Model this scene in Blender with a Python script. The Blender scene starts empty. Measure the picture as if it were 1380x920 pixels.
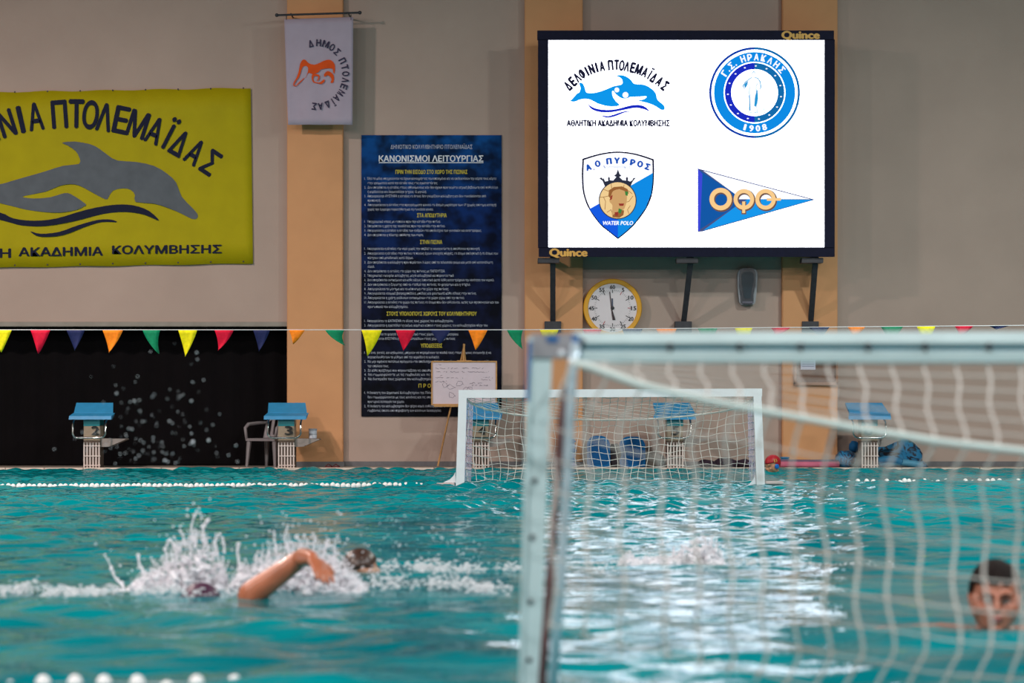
import bpy, bmesh, math, random
import numpy as np
from mathutils import Vector, Matrix, Euler
from mathutils.geometry import tessellate_polygon
random.seed(7)
RNG = np.random.default_rng(5)
PI = math.pi
SC = bpy.context.scene
COL = SC.collection

# ------------------------------------------------------------------ camera
FPX, HZ, CX, CAMH = 2900.0, 551.0, 690.0, 0.78
cam_d = bpy.data.cameras.new('camera'); cam = bpy.data.objects.new('camera', cam_d); COL.objects.link(cam)
cam.location = (0, 0, CAMH); cam.rotation_euler = (PI/2, 0, 0)
cam_d.sensor_width = 36.0; cam_d.lens = 36.0*FPX/1380.0; cam_d.shift_y = (HZ-460.0)/1380.0
cam_d.clip_start = 0.1; cam_d.clip_end = 200
cam_d.dof.use_dof = True; cam_d.dof.focus_distance = 24.0; cam_d.dof.aperture_fstop = 2.6
SC.camera = cam
# ------------------------------------------------------------------ view, world, lamps
SC.view_settings.view_transform = 'Standard'; SC.view_settings.look = 'None'
SC.view_settings.exposure = 0.0; SC.view_settings.gamma = 1.0; SC.view_settings.use_curve_mapping = False
w = bpy.data.worlds.new('world'); SC.world = w; w.use_nodes = True
w.node_tree.nodes['Background'].inputs[0].default_value = (0.6, 0.62, 0.65, 1); w.node_tree.nodes['Background'].inputs[1].default_value = 0.05
LAMPS = [(-7.5, 20.3, 7.2, 800, (1, .85, .77)), (7.0, 19.6, 7.05, 560, (.90, 1, .93)),
         (-7.4, 12.6, 7.2, 760, (1, .86, .80)), (7.3, 12.9, 7.1, 560, (.92, 1, .95)),
         (-7.4, 4.6, 7.2, 640, (1, .93, .88)), (7.3, 4.6, 7.1, 640, (.97, 1, 1)),  # added pair carrying on the lamp rows, fill for the near goal
         (-4.5, -3.0, 7.2, 760, (1, .95, .92)), (4.5, -3.0, 7.2, 640, (.97, 1, 1))]  # added fill pair behind the camera, brightens the near goal
for i, (x, y, z, p, c) in enumerate(LAMPS):
    ld = bpy.data.lights.new('hall_and_fill_lamp', 'AREA'); ld.shape = 'DISK'; ld.size = 0.55; ld.energy = p*1.0; ld.color = c
    lo = bpy.data.objects.new('hall_and_fill_lamp', ld); COL.objects.link(lo); lo.location = (x, y, z)
    lo.rotation_euler = (math.radians(5 if y > 0 else 24), 0, 0)      # tipped towards the scoreboard wall

def P(px, py, d):
    return Vector(((px-CX)/FPX*d, d, CAMH+(HZ-py)/FPX*d))

# ------------------------------------------------------------------ materials
def lin(c):
    out = []
    for v in c[:3]:
        v = v/255.0
        out.append(v/12.92 if v <= 0.04045 else ((v+0.055)/1.055)**2.4)
    return (*out, 1.0)
MATS = {}
def mat(name, rgb, rough=0.6, metal=0.0, var=0.10, scale=6.0, bump=0.0, bscale=60.0, emit=0.0, coat=0.0, rgb2=None, sss=0.0, trans=0.0):
    if name in MATS: return MATS[name]
    m = bpy.data.materials.new(name); m.use_nodes = True; nt = m.node_tree; n = nt.nodes; L = nt.links
    b = n['Principled BSDF']; b.inputs['Roughness'].default_value = rough; b.inputs['Metallic'].default_value = metal
    if coat: b.inputs['Coat Weight'].default_value = coat
    if sss:
        b.inputs['Subsurface Weight'].default_value = sss; b.inputs['Subsurface Radius'].default_value = (.02, .008, .004)
    if rough >= .65: b.inputs['Specular IOR Level'].default_value = .2
    c = lin(rgb)
    if emit:
        b.inputs['Base Color'].default_value = (0.01, 0.01, 0.01, 1); b.inputs['Emission Color'].default_value = c
        b.inputs['Emission Strength'].default_value = emit; b.inputs['Roughness'].default_value = 0.9; b.inputs['Specular IOR Level'].default_value = 0.0
        if var and rgb2:
            tc = n.new('ShaderNodeTexCoord'); w_ = n.new('ShaderNodeTexWave'); w_.bands_direction = 'Z'; w_.inputs['Scale'].default_value = scale
            mx = n.new('ShaderNodeMix'); mx.data_type = 'RGBA'; mx.inputs[6].default_value = c; mx.inputs[7].default_value = lin(rgb2)
            L.new(tc.outputs['Object'], w_.inputs['Vector']); L.new(w_.outputs['Fac'], mx.inputs[0]); L.new(mx.outputs[2], b.inputs['Emission Color'])
        MATS[name] = m; return m
    tc = n.new('ShaderNodeTexCoord'); nz = n.new('ShaderNodeTexNoise'); nz.inputs['Scale'].default_value = scale; nz.inputs['Detail'].default_value = 5
    L.new(tc.outputs['Object'], nz.inputs['Vector'])
    mr = n.new('ShaderNodeMapRange'); mr.inputs[1].default_value = .3; mr.inputs[2].default_value = .7
    L.new(nz.outputs['Fac'], mr.inputs[0])
    mx = n.new('ShaderNodeMix'); mx.data_type = 'RGBA'
    if rgb2: c1, c2 = c, lin(rgb2)
    else: c1, c2 = tuple(v*(1-var) for v in c[:3])+(1,), tuple(min(1, v*(1+var)) for v in c[:3])+(1,)
    mx.inputs[6].default_value = c1; mx.inputs[7].default_value = c2
    L.new(mr.outputs[0], mx.inputs[0]); L.new(mx.outputs[2], b.inputs['Base Color'])
    if bump:
        n2 = n.new('ShaderNodeTexNoise'); n2.inputs['Scale'].default_value = bscale; n2.inputs['Detail'].default_value = 4
        L.new(tc.outputs['Object'], n2.inputs['Vector'])
        bp = n.new('ShaderNodeBump'); bp.inputs['Strength'].default_value = bump; bp.inputs['Distance'].default_value = 0.01
        L.new(n2.outputs['Fac'], bp.inputs['Height']); L.new(bp.outputs[0], b.inputs['Normal'])
    if trans:
        tr = n.new('ShaderNodeBsdfTransparent'); ms = n.new('ShaderNodeMixShader'); ms.inputs[0].default_value = trans
        L.new(b.outputs[0], ms.inputs[1]); L.new(tr.outputs[0], ms.inputs[2]); L.new(ms.outputs[0], n['Material Output'].inputs[0])
    MATS[name] = m; return m

# ------------------------------------------------------------------ mesh helpers
def wloc(o):
    v = Vector((0, 0, 0))
    while o is not None:
        v = v + o.location; o = o.parent
    return v
def _ico(sub):
    bm = bmesh.new(); bmesh.ops.create_icosphere(bm, subdivisions=sub, radius=1.0)
    bm.verts.ensure_lookup_table(); v = np.array([x.co[:] for x in bm.verts]); f = [tuple(y.index for y in x.verts) for x in bm.faces]; bm.free()
    return v, f
ICO = {k: _ico(k) for k in (1, 2, 3, 4)}
class MB:
    def __init__(s): s.v = []; s.f = []
    def add(s, vs, fs):
        o = len(s.v); s.v.extend([tuple(float(c) for c in v) for v in vs]); s.f.extend([tuple(i+o for i in f) for f in fs]); return s
    def box(s, lo, hi, bev=0.0):
        if bev <= 0:
            x0, y0, z0 = lo; x1, y1, z1 = hi
            return s.add([(x0,y0,z0),(x1,y0,z0),(x1,y1,z0),(x0,y1,z0),(x0,y0,z1),(x1,y0,z1),(x1,y1,z1),(x0,y1,z1)],
                         [(3,2,1,0),(4,5,6,7),(0,1,5,4),(1,2,6,5),(2,3,7,6),(3,0,4,7)])
        bm = bmesh.new(); bmesh.ops.create_cube(bm, size=1.0)
        for v in bm.verts: v.co = Vector([(lo[i]+hi[i])/2+v.co[i]*(hi[i]-lo[i]) for i in range(3)])
        bmesh.ops.bevel(bm, geom=list(bm.edges), offset=bev, segments=2, affect='EDGES')
        return s.addbm(bm)
    def addbm(s, bm):
        bm.verts.index_update(); s.add([v.co for v in bm.verts], [tuple(v.index for v in f.verts) for f in bm.faces]); bm.free(); return s
    def tube(s, path, r, n=8, cap=True):
        path = [Vector(p) for p in path]; k = len(path); rs = r if isinstance(r, (list, tuple)) else [r]*k
        o = len(s.v); vs = []; fs = []
        t0 = (path[1]-path[0]).normalized(); up = Vector((0, 0, 1)) if abs(t0.z) < .9 else Vector((0, 1, 0))
        a = t0.cross(up).normalized()
        for i, p in enumerate(path):
            t = (path[min(i+1, k-1)]-path[max(i-1, 0)]).normalized()
            a = (a-t*a.dot(t)).normalized(); b = t.cross(a)
            for j in range(n):
                th = 2*PI*j/n; vs.append(p+(a*math.cos(th)+b*math.sin(th))*rs[i])
        for i in range(k-1):
            for j in range(n):
                fs.append((i*n+j, i*n+(j+1) % n, (i+1)*n+(j+1) % n, (i+1)*n+j))
        if cap: fs.append(tuple(range(n-1, -1, -1))); fs.append(tuple((k-1)*n+j for j in range(n)))
        return s.add(vs, fs)
    def ell(s, c, r, sub=2, M=None):
        v, f = ICO[sub]; r = r if isinstance(r, (tuple, list)) else (r, r, r)
        vv = v*np.array(r)
        if M is not None: vv = vv @ np.array(M.to_3x3()).T
        return s.add(vv+np.array(c), f)
    def capsule(s, a, b, ra, rb, sub=2):
        a = Vector(a); b = Vector(b); s.ell(a, ra, sub); s.ell(b, rb, sub); return s.tube([a, b], [ra, rb], 14)
    def lathe(s, c, prof, n=24, axis='Z'):
        vs = []; fs = []
        for (r, h) in prof:
            for j in range(n):
                th = 2*PI*j/n
                vs.append((c[0]+r*math.cos(th), c[1]+r*math.sin(th), c[2]+h) if axis == 'Z' else (c[0]+r*math.cos(th), c[1]+h, c[2]+r*math.sin(th)))
        k = len(prof)
        for i in range(k-1):
            for j in range(n): fs.append((i*n+j, i*n+(j+1) % n, (i+1)*n+(j+1) % n, (i+1)*n+j))
        fs.append(tuple(range(n-1, -1, -1))); fs.append(tuple((k-1)*n+j for j in range(n)))
        return s.add(vs, fs)
    def prism(s, pts, d0, d1):           # pts: world (x,z) outline, extruded from y=d0 to y=d1
        tri = tessellate_polygon([[Vector((p[0], p[1], 0)) for p in pts]]); n = len(pts)
        vs = [(p[0], d0, p[1]) for p in pts]+[(p[0], d1, p[1]) for p in pts]
        fs = [tuple(t) for t in tri]+[tuple(i+n for i in reversed(t)) for t in tri]+[(i, (i+1) % n, (i+1) % n+n, i+n) for i in range(n)]
        return s.add(vs, fs)
    def flat(s, loops, d):               # printed shape: loops of (px,py) on the plane y=d
        ls = [[Vector((P(a, b, d).x, P(a, b, d).z, 0)) for a, b in lp] for lp in loops]
        tri = tessellate_polygon(ls); allv = [v for l in ls for v in l]
        return s.add([(v.x, d, v.y) for v in allv], [tuple(t) for t in tri])
    def build(s, name, m, parent=None, smooth=False, recalc=True):
        me = bpy.data.meshes.new(name); o = bpy.data.objects.new(name, me)
        off = wloc(parent) if parent is not None else Vector((0, 0, 0))
        va = np.array(s.v, dtype=float)-np.array(off)
        me.from_pydata(va.tolist(), [], s.f); me.materials.append(m)
        if recalc:
            bm = bmesh.new(); bm.from_mesh(me); bmesh.ops.recalc_face_normals(bm, faces=bm.faces); bm.to_mesh(me); bm.free()
        if smooth:
            me.polygons.foreach_set('use_smooth', [True]*len(me.polygons))
        me.update(); COL.objects.link(o)
        if parent is not None: o.parent = parent
        return o
def tag(o, label=None, cat=None, group=None, kind=None):
    if label: o['label'] = label
    if cat: o['category'] = cat
    if group: o['group'] = group
    if kind: o['kind'] = kind
    return o
def thing(name, loc, label, cat, group=None):
    o = bpy.data.objects.new(name, None); COL.objects.link(o); o.location = loc; o.empty_display_size = .1
    return tag(o, label, cat, group)
def struct(name, mb, m, smooth=False):
    return tag(mb.build(name, m, None, smooth), kind='structure')
def spline(pts, n=6, closed=False):
    p = [Vector((*q, 0)) if len(q) == 2 else Vector(q) for q in pts]; k = len(p); out = []
    rng = range(k) if closed else range(k-1)
    for i in rng:
        p0 = p[(i-1) % k] if closed or i > 0 else p[0]; p1 = p[i]; p2 = p[(i+1) % k]; p3 = p[(i+2) % k] if closed or i+2 < k else p[-1]
        for j in range(n):
            t = j/n; out.append(0.5*((2*p1)+(p2-p0)*t+(2*p0-5*p1+4*p2-p3)*t*t+(3*p1-p0-3*p2+p3)*t**3))
    if not closed: out.append(p[-1])
    return out
def sp2(pts, n=4, closed=True): return [(v.x, v.y) for v in spline(pts, n, closed)]

# text: glyph outlines of the built-in font placed in (px,py) pixels-on-plane and scaled to metres by P
def text_raw(sx, bold=0.0, res=2, shear=0.0):
    c = bpy.data.curves.new('txt', 'FONT'); c.body = sx; c.resolution_u = res; c.shear = shear
    o = bpy.data.objects.new('txt', c); me = bpy.data.meshes.new_from_object(o)
    v = np.array([x.co[:2] for x in me.vertices]).reshape(-1, 2); f = [tuple(p.vertices) for p in me.polygons]
    bpy.data.objects.remove(o); bpy.data.curves.remove(c); bpy.data.meshes.remove(me)
    if bold > .012 and len(v):                       # heavier stroke: the outline repeated with small shifts
        k = len(v); b_ = bold; sh_ = [(0, 0), (b_, 0), (-b_, 0), (0, b_*.7), (0, -b_*.7)] if bold > .02 else [(-b_, 0), (b_, 0)]
        v = np.concatenate([np.column_stack([v+np.array(q_), np.full(k, .0004*i)]) for i, q_ in enumerate(sh_)]); f = [tuple(i+n_*k for i in t) for n_ in range(len(sh_)) for t in f]
    if len(v) and v.shape[1] == 2: v = np.column_stack([v, np.zeros(len(v))])
    return v, f
def text_box(mb, sx, x0, x1, ytop, ybot, d, bold=0.0, res=2, skew=0.0, shear=0.0):   # line of text filling a pixel box
    v, f = text_raw(sx, bold, res, shear)
    if len(v) == 0: return
    lo, hi = v.min(0), v.max(0)
    caph = 0.73; bx = (v[:, 0]-lo[0])/(hi[0]-lo[0]); by = v[:, 1]/caph
    px = x0+bx*(x1-x0); py = ybot-by*(ybot-ytop)+(px-x0)*skew
    mb.add([P(a, b, d)-Vector((0, c_, 0)) for a, b, c_ in zip(px, py, v[:, 2])], f)
def glyph(mb, ch, cx, cy, h, wd, ang, d, bold=0.02, res=3, shear=0.0):  # one letter centred at a pixel, size h x wd, turned clockwise by ang
    v, f = text_raw(ch, bold, res, shear)
    if len(v) == 0: return
    lo, hi = v.min(0), v.max(0); caph = 0.73
    x = (v[:, 0]-(lo[0]+hi[0])/2)/max(hi[0]-lo[0], .2)*wd if wd else (v[:, 0]-(lo[0]+hi[0])/2)*h/caph
    y = (v[:, 1]-caph/2)/caph*h
    ca, sa = math.cos(ang), math.sin(ang)
    mb.add([P(cx+a*ca+b*sa, cy+a*sa-b*ca, d)-Vector((0, c_, 0)) for a, b, c_ in zip(x, y, v[:, 2])], f)
def circ(cx, cy, r, n=40, ry=None): return [(cx+r*math.cos(2*PI*i/n), cy+(ry or r)*math.sin(2*PI*i/n)) for i in range(n)]

# ------------------------------------------------------------------ setting materials
WD = 28.6       # wall distance
M_wall = mat('grey_plaster', (180, 158, 148), .85, var=.05, scale=1.2, bump=.15, bscale=90)
M_peach = mat('peach_paint', (214, 156, 112), .8, var=.05, scale=2, bump=.12, bscale=90)
M_ceil = mat('ceiling_paint', (84, 82, 82), .9, var=.05)
M_side = mat('side_wall_paint', (112, 104, 100), .9, var=.05)
M_skirt = mat('grey_skirting_tile', (100, 98, 102), .5, var=.15, scale=12)
M_deck = mat('deck_tile', (150, 138, 128), .55, var=.12, scale=10, bump=.1)
M_edge = mat('edge_tile', (222, 205, 192), .4, var=.08, scale=14)
M_black = mat('black_cloth', (9, 6, 9), 1.0, var=.2, scale=3, bump=.2, bscale=30)
M_tealtile = mat('teal_pool_tile', (30, 140, 150), .4, var=.1, scale=5)
M_dark = mat('dark_metal', (62, 60, 66), .55, metal=.3, var=.15, scale=20)
M_white = mat('white_paint', (232, 236, 242), .35, var=.03, scale=8)
M_chrome = mat('chrome', (215, 215, 215), .12, metal=1.0, var=.04)
M_navyframe = mat('navy_black_frame', (20, 20, 46), .7, var=.15, scale=15)

# ------------------------------------------------------------------ setting
XL, XR, ZT = -14.0, 14.0, 9.0
def wx(px, d=WD): return (px-CX)/FPX*d
def wz(py, d=WD): return CAMH+(HZ-py)/FPX*d
zo = wz(439)
m = MB(); m.box((wx(388), WD, .02), (XR, WD+.3, ZT)); m.box((XL, WD, zo), (wx(388), WD+.3, ZT)); struct('wall_back', m, M_wall)
struct('trim_1', MB().box((XL, WD-.035, wz(440)), (wx(388), WD, wz(433.5)), .006), mat('lintel_paint', (150, 142, 134), .8))
m = MB(); m.box((XL, WD+.3, 0.02), (wx(388)+.3, WD+.9, .0201)); m.box((XL, WD+1.3, .02), (wx(388)+.4, WD+1.4, zo+.4)); m.box((XL, WD+.3, zo+.3), (wx(388)+.4, WD+1.3, zo+.4)); m.box((wx(388)+.3, WD+.3, .02), (wx(388)+.4, WD+1.4, zo+.4))
struct('wall_recess', m, mat('recess_dark', (26, 20, 24), .95))
struct('wall_left', MB().box((XL-.2, -8, -.3), (XL, WD+1.5, ZT)), M_side)
struct('wall_right', MB().box((XR, -8, -.3), (XR+.2, WD+1.5, ZT)), M_side)
struct('wall_front', MB().box((XL, -8.2, -.3), (XR, -8, ZT)), M_side)
struct('ceiling', MB().box((XL-.2, -8.2, ZT), (XR+.2, WD+1.5, ZT+.2)), M_ceil)
for i, (a, b) in enumerate(((388, 463), (707, 785), (1053, 1127))):
    struct('trim_%d' % (i+2), MB().box((wx(a), WD-.12, .02), (wx(b), WD+.01, ZT), .01), M_peach)
m = MB()
for a, b in ((463, 707), (785, 1053), (1127, 2100)): m.box((wx(a), WD-.02, .02), (wx(b), WD, wz(621.5)))
for a, b in ((388, 463), (707, 785), (1053, 1127)): m.box((wx(a)-.02, WD-.14, .02), (wx(b)+.02, WD-.118, wz(621.5)))
struct('baseboard_back', m, M_skirt)
EDGE = 27.6
DECK = struct('floor', MB().box((XL, EDGE+.12, -.3), (XR, WD+1.4, .02)), M_deck)
m = MB(); x = XL
while x < XR: m.box((x+.004, EDGE, -.25), (x+.496, EDGE+.13, .028), .006); x += .5
struct('trim_5', m, M_edge)
m = MB(); m.box((-10.5, -2, -2.2), (10.5, EDGE, -2.1)); m.box((-10.5, EDGE, -2.2), (10.5, EDGE+.1, -.25)); m.box((-10.7, 0.5, -2.2), (-10.5, EDGE, .05)); m.box((10.5, .5, -2.2), (10.7, EDGE, .05)); m.box((-10.5, 2.2, -2.2), (10.5, 2.4, -.03))
struct('floor_pool', m, M_tealtile)
m = MB(); m.box((XL, -8, -.3), (-10.7, EDGE+.12, .05)); m.box((10.7, -8, -.3), (XR, EDGE+.12, .05)); m.box((-10.7, -8, -.3), (10.7, 2.2, .03))
struct('floor_side', m, M_deck)

# ------------------------------------------------------------------ water
NW = 64
_lam = np.exp(RNG.uniform(math.log(.15), math.log(1.5), NW)); _th = RNG.normal(PI/2, .75, NW)*RNG.choice([1, -1], NW)
_ph = RNG.uniform(0, 2*PI, NW); _amp = .032*_lam/(2*PI)*RNG.uniform(.6, 1.4, NW)/(1+(_lam/.55)**1.6)*1.35
def wave(x, y):
    x = np.asarray(x, float); y = np.asarray(y, float); z = np.zeros_like(x)
    for l, t, p, a in zip(_lam, _th, _ph, _amp):
        k = 2*PI/l; s = np.sin(k*(x*math.cos(t)+y*math.sin(t))+p+.5*np.sin(.9*x+.7*y+p))
        nf = np.clip((8.8-y)/2, 0, 1); ff = np.clip((y-11)/7, 0, 1); z = z+a*s*(1+nf*((1.9 if l > .6 else (.55 if l < .35 else 1.0))-1)+ff*(1.7 if l < .36 else (.35 if l < .6 else -.25)))
    g = .75+.35*np.sin(.55*x+.8*y)*np.sin(.43*y-.3*x+1.2)+.25*np.clip((y-14)/8, 0, 1)
    return z*g
nx, ny = 560, 800
xs = np.linspace(-10.49, 10.49, nx); ys = np.linspace(2.42, EDGE-.002, ny)
X, Y = np.meshgrid(xs, ys); Z = wave(X, Y)
co = np.stack([X, Y, Z], -1).reshape(-1, 3)
idx = np.arange(nx*ny).reshape(ny, nx); q = np.stack([idx[:-1, :-1], idx[:-1, 1:], idx[1:, 1:], idx[1:, :-1]], -1).reshape(-1, 4)
me = bpy.data.meshes.new('pool_water'); me.vertices.add(len(co)); me.vertices.foreach_set('co', co.ravel())
me.loops.add(q.size); me.loops.foreach_set('vertex_index', q.ravel()); me.polygons.add(len(q)); me.polygons.foreach_set('loop_start', np.arange(0, q.size, 4))
me.polygons.foreach_set('use_smooth', np.ones(len(q), bool)); me.update(calc_edges=True)
wm = bpy.data.materials.new('pool_water'); wm.use_nodes = True; nt = wm.node_tree; n = nt.nodes; L = nt.links; b = n['Principled BSDF']
b.inputs['Roughness'].default_value = .02; b.inputs['IOR'].default_value = 1.34
tc = n.new('ShaderNodeTexCoord'); mp = n.new('ShaderNodeMapping'); mp.inputs['Scale'].default_value = (1.0, 1.5, 1)
L.new(tc.outputs['Object'], mp.inputs[0])
nz = n.new('ShaderNodeTexNoise'); nz.inputs['Scale'].default_value = .8; nz.inputs['Detail'].default_value = 6; L.new(mp.outputs[0], nz.inputs['Vector'])
cr = n.new('ShaderNodeMapRange'); cr.inputs[1].default_value = .35; cr.inputs[2].default_value = .65; L.new(nz.outputs['Fac'], cr.inputs[0])
mx = n.new('ShaderNodeMix'); mx.data_type = 'RGBA'; mx.inputs[6].default_value = (0.0, .165, .20, 1); mx.inputs[7].default_value = (0.0, .29, .325, 1)
L.new(cr.outputs[0], mx.inputs[0]); L.new(mx.outputs[2], b.inputs['Base Color'])
n2 = n.new('ShaderNodeTexNoise'); n2.inputs['Scale'].default_value = 9; n2.inputs['Detail'].default_value = 3; L.new(mp.outputs[0], n2.inputs['Vector'])
bp = n.new('ShaderNodeBump'); bp.inputs['Strength'].default_value = .15; bp.inputs['Distance'].default_value = .03; L.new(n2.outputs['Fac'], bp.inputs['Height']); L.new(bp.outputs[0], b.inputs['Normal'])
tr = n.new('ShaderNodeBsdfTransparent'); tr.inputs[0].default_value = (.25, .85, .9, 1); ms = n.new('ShaderNodeMixShader'); ms.inputs[0].default_value = .13
L.new(b.outputs[0], ms.inputs[1]); L.new(tr.outputs[0], ms.inputs[2]); L.new(ms.outputs[0], n['Material Output'].inputs[0])
me.materials.append(wm); WATER = bpy.data.objects.new('pool_water', me); COL.objects.link(WATER)
tag(WATER, 'rippled turquoise water filling the swimming pool', 'water', kind='stuff')

# ------------------------------------------------------------------ LED screen
SD = 27.8
T = thing('led_scoreboard', P(925, 346, SD), 'large lit LED scoreboard with dark frame showing four club crests', 'screen')
fx = lambda px: wx(px, SD); fz = lambda py: wz(py, SD)
m = MB(); m.box((fx(726), SD, fz(346)), (fx(1125), SD+.02, fz(333)), .003); m.box((fx(724), SD, fz(54)), (fx(1124), SD+.02, fz(41)), .003)
m.box((fx(725), SD, fz(334)), (fx(739), SD+.02, fz(53))); m.box((fx(1111), SD, fz(334)), (fx(1125), SD+.02, fz(53)))
m.box((fx(726)+.02, SD+.02, fz(346)+.02), (fx(1125)-.02, SD+.28, fz(41)-.02))
FR = m.build('frame', M_navyframe, T)
SCR = MB().box((fx(738), SD+.008, fz(334)), (fx(1111), SD+.019, fz(53.5))).build('display_panel', mat('led_white', (240, 243, 255), emit=3.6), T)
SCR['label'] = 'glowing white LED display panel'
SE = SD+.006
def emat(nm, c, e=1.0): return mat('led_'+nm, c, emit=e)
E_cyan = emat('cyan', (0, 150, 235)); E_deep = emat('deep_blue', (20, 40, 190)); E_ink = emat('ink', (22, 22, 48)); E_white = emat('lettering_white', (245, 248, 255), 1.1)
def spx(x, y, ox, oy, s=5.41): return (x/s+ox, y/s+oy)
def tr_(pts, ox, oy, s=5.41): return [spx(a, b_, ox, oy, s) for a, b_ in pts]
def fl(name, loops, d, m_, par): return MB().flat(loops, d).build(name, m_, par, recalc=False)
# crest 1: dolphin
g = 'dolphin crest'
body = [(262,572),(275,560),(310,520),(328,510),(337,480),(328,450),(335,438),(355,448),(370,480),(378,508),(400,515),(450,512),(520,490),(580,465),(638,452),(640,420),(620,400),(592,388),(640,385),(680,400),(710,425),(730,448),(800,455),(850,480),(885,515),(900,565),(945,605),(950,635),(925,638),(880,610),(830,590),(770,575),(760,568),(800,560),(818,540),(760,543),(700,545),(680,555),(640,555),(600,530),(575,500),(568,510),(573,540),(595,575),(622,600),(600,612),(540,612),(470,595),(420,570),(380,558),(330,565),(300,578),(270,578)]
fl('dolphin_emblem', [sp2(tr_(body, 720, 30), 3)], SE, E_cyan, SCR)
m = MB()
for cx_, cy_, r_ in ((602, 493, 18), (665, 530, 22)): m.flat([circ(*spx(cx_, cy_, 720, 30), r_/5.41, 20)], SE-.002)
m.build('dolphin_emblem_dots', E_white, SCR, recalc=False)
m = MB()
m.flat([sp2(tr_([(392,598),(440,625),(520,638),(600,632),(700,606),(770,602),(815,620),(838,648),(800,635),(740,624),(650,640),(560,656),(480,655),(420,635)], 720, 30), 3)], SE)
m.flat([sp2(tr_([(492,678),(540,683),(600,665),(660,648),(715,650),(660,658),(600,682),(550,695),(510,692)], 720, 30), 3)], SE)
m.build('wave_emblem', E_deep, SCR, recalc=False)
ARC = [('Δ', -80, 219), ('Ε', -62, 205), ('Λ', -45, 193), ('Φ', -26, 181), ('Ι', -9, 173), ('Ν', 9, 166), ('Ι', 28, 161), ('Α', 48, 157),
       ('Π', 80, 154), ('Τ', 103, 153), ('Ο', 122, 154.5), ('Λ', 141, 158), ('Ε', 163.5, 161.5), ('Μ', 186, 167.5), ('Α', 209, 176), ('Ϊ', 227, 184), ('Δ', 242, 193), ('Α', 263, 205), ('Σ', 284, 219)]
WID = {'Ι': .25, 'Ϊ': .36, 'Μ': .75, 'Φ': .66, 'Ο': .60, 'Ν': .6, 'Π': .6}
def arc_text(mb, fmap, hfun, d, bold, angs=1.0, res=3):
    for i, (ch, x, y) in enumerate(ARC):
        a, b_ = ARC[max(i-1, 0)], ARC[min(i+1, len(ARC)-1)]
        q0, q1 = fmap(a[1], a[2]), fmap(b_[1], b_[2]); ang = math.atan2(q1[1]-q0[1], q1[0]-q0[0])*angs
        px, py = fmap(x, y); h = hfun(x); glyph(mb, ch, px, py, h, h*WID.get(ch, .58), ang, d, bold, res)
m = MB(); arc_text(m, lambda x, y: (903-(300-x)/2.78-1, 88+(y-154)/2.35), lambda x: 13.0, SE, .085)
text_box(m, 'ΑΘΛΗΤΙΚΗ ΑΚΑΔΗΜΙΑ ΚΟΛΥΜΒΗΣΗΣ', 763.5, 903, 161.8, 169.8, SE, .08, 2)
m.build('dolphin_lettering', E_ink, SCR, recalc=False)
# crest 2: round crest
cx0, cy0 = 1016.9, 124.8
def ring(r0, r1, n_=64, a0=0, a1=2*PI):
    o_ = [(cx0+r1*math.cos(a0+(a1-a0)*i/n_), cy0+r1*math.sin(a0+(a1-a0)*i/n_)) for i in range(n_+1)]
    i_ = [(cx0+r0*math.cos(a0+(a1-a0)*i/n_), cy0+r0*math.sin(a0+(a1-a0)*i/n_)) for i in range(n_+1)]
    return o_+i_[::-1]
E_az = emat('azure', (0, 138, 228)); E_ring = emat('ring_blue', (12, 62, 165)); E_ring2 = emat('ring_teal', (10, 105, 170))
MB().flat([ring(58, 61.3, 48, PI/2, 1.5*PI)], SE).build('crest_outer_ring', E_ring, SCR, recalc=False)
m = MB().flat([ring(58, 61.3, 48, -PI/2, PI/2)], SE); m.flat([ring(31.5, 40.2, 32, -PI/2, PI/2)], SE-.001); m.build('crest_teal_ring', E_ring2, SCR, recalc=False)
MB().flat([ring(41.5, 54.8)], SE).build('crest_azure_ring', E_az, SCR, recalc=False)
MB().flat([ring(31.5, 40.2, 32, PI/2, 1.5*PI)], SE-.001).build('crest_inner_ring', E_deep, SCR, recalc=False)
m = MB()
tx = 'Γ.Σ. ΗΡΑΚΛΗΣ'
for ch, a in zip('Γ.Σ.ΗΡΑΚΛΗΣ', (-57, -49, -41, -33.5, -19, -8, 3, 14.5, 26, 38, 50)):
    r_ = math.radians(a); rr = 48
    if ch == '.': m.flat([circ(cx0+44.6*math.sin(r_), cy0-44.6*math.cos(r_), 1.1, 10)], SE-.002); continue
    glyph(m, ch, cx0+rr*math.sin(r_), cy0-rr*math.cos(r_), 8.6 if ch != '.' else 9, 6.6 if ch != '.' else 1.7, r_, SE-.002, .05, 2)
for ch, a in zip('1908', (195.5, 185, 174.6, 164)):
    r_ = math.radians(a-180); glyph(m, ch, cx0-48*math.sin(r_)*1.0, cy0+48*math.cos(r_), 8.4, 6.4 if ch != '1' else 3.4, -r_*-1 if False else r_, SE-.002, .05, 2)
for k in range(15):
    a = 2*PI*k/15+.15; m.flat([circ(cx0+36*math.cos(a), cy0+36*math.sin(a), 1.6, 5, 1.0)], SE-.003)
m.build('crest_lettering', E_white, SCR, recalc=False)
m = MB()                                            # plain standing figure in line work
fig = [(0,-29),(3,-28.5),(4,-25),(2.5,-21.5),(7,-20),(10.5,-15),(11.5,-8),(10,-2),(9,-8),(7,-13),(5,-8),(5,0),(6.5,10),(5.5,20),(7,26),(2,27),(2.5,15),(1,6),(-1,14),(-2.5,22),(-2,27),(-7,27),(-5.5,18),(-5,8),(-6,0),(-5.5,-9),(-9,-12),(-12.5,-9),(-10,-5),(-12,-4),(-15,-9),(-11,-15),(-5,-19.5),(-2,-21.5),(-3,-25)]
fo = [(cx0-2+a*1.0, cy0+b_*1.0) for a, b_ in fig]
m.flat([fo], SE-.002); m.build('figure_emblem', emat('pale_line', (120, 185, 225)), SCR, recalc=False)
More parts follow.
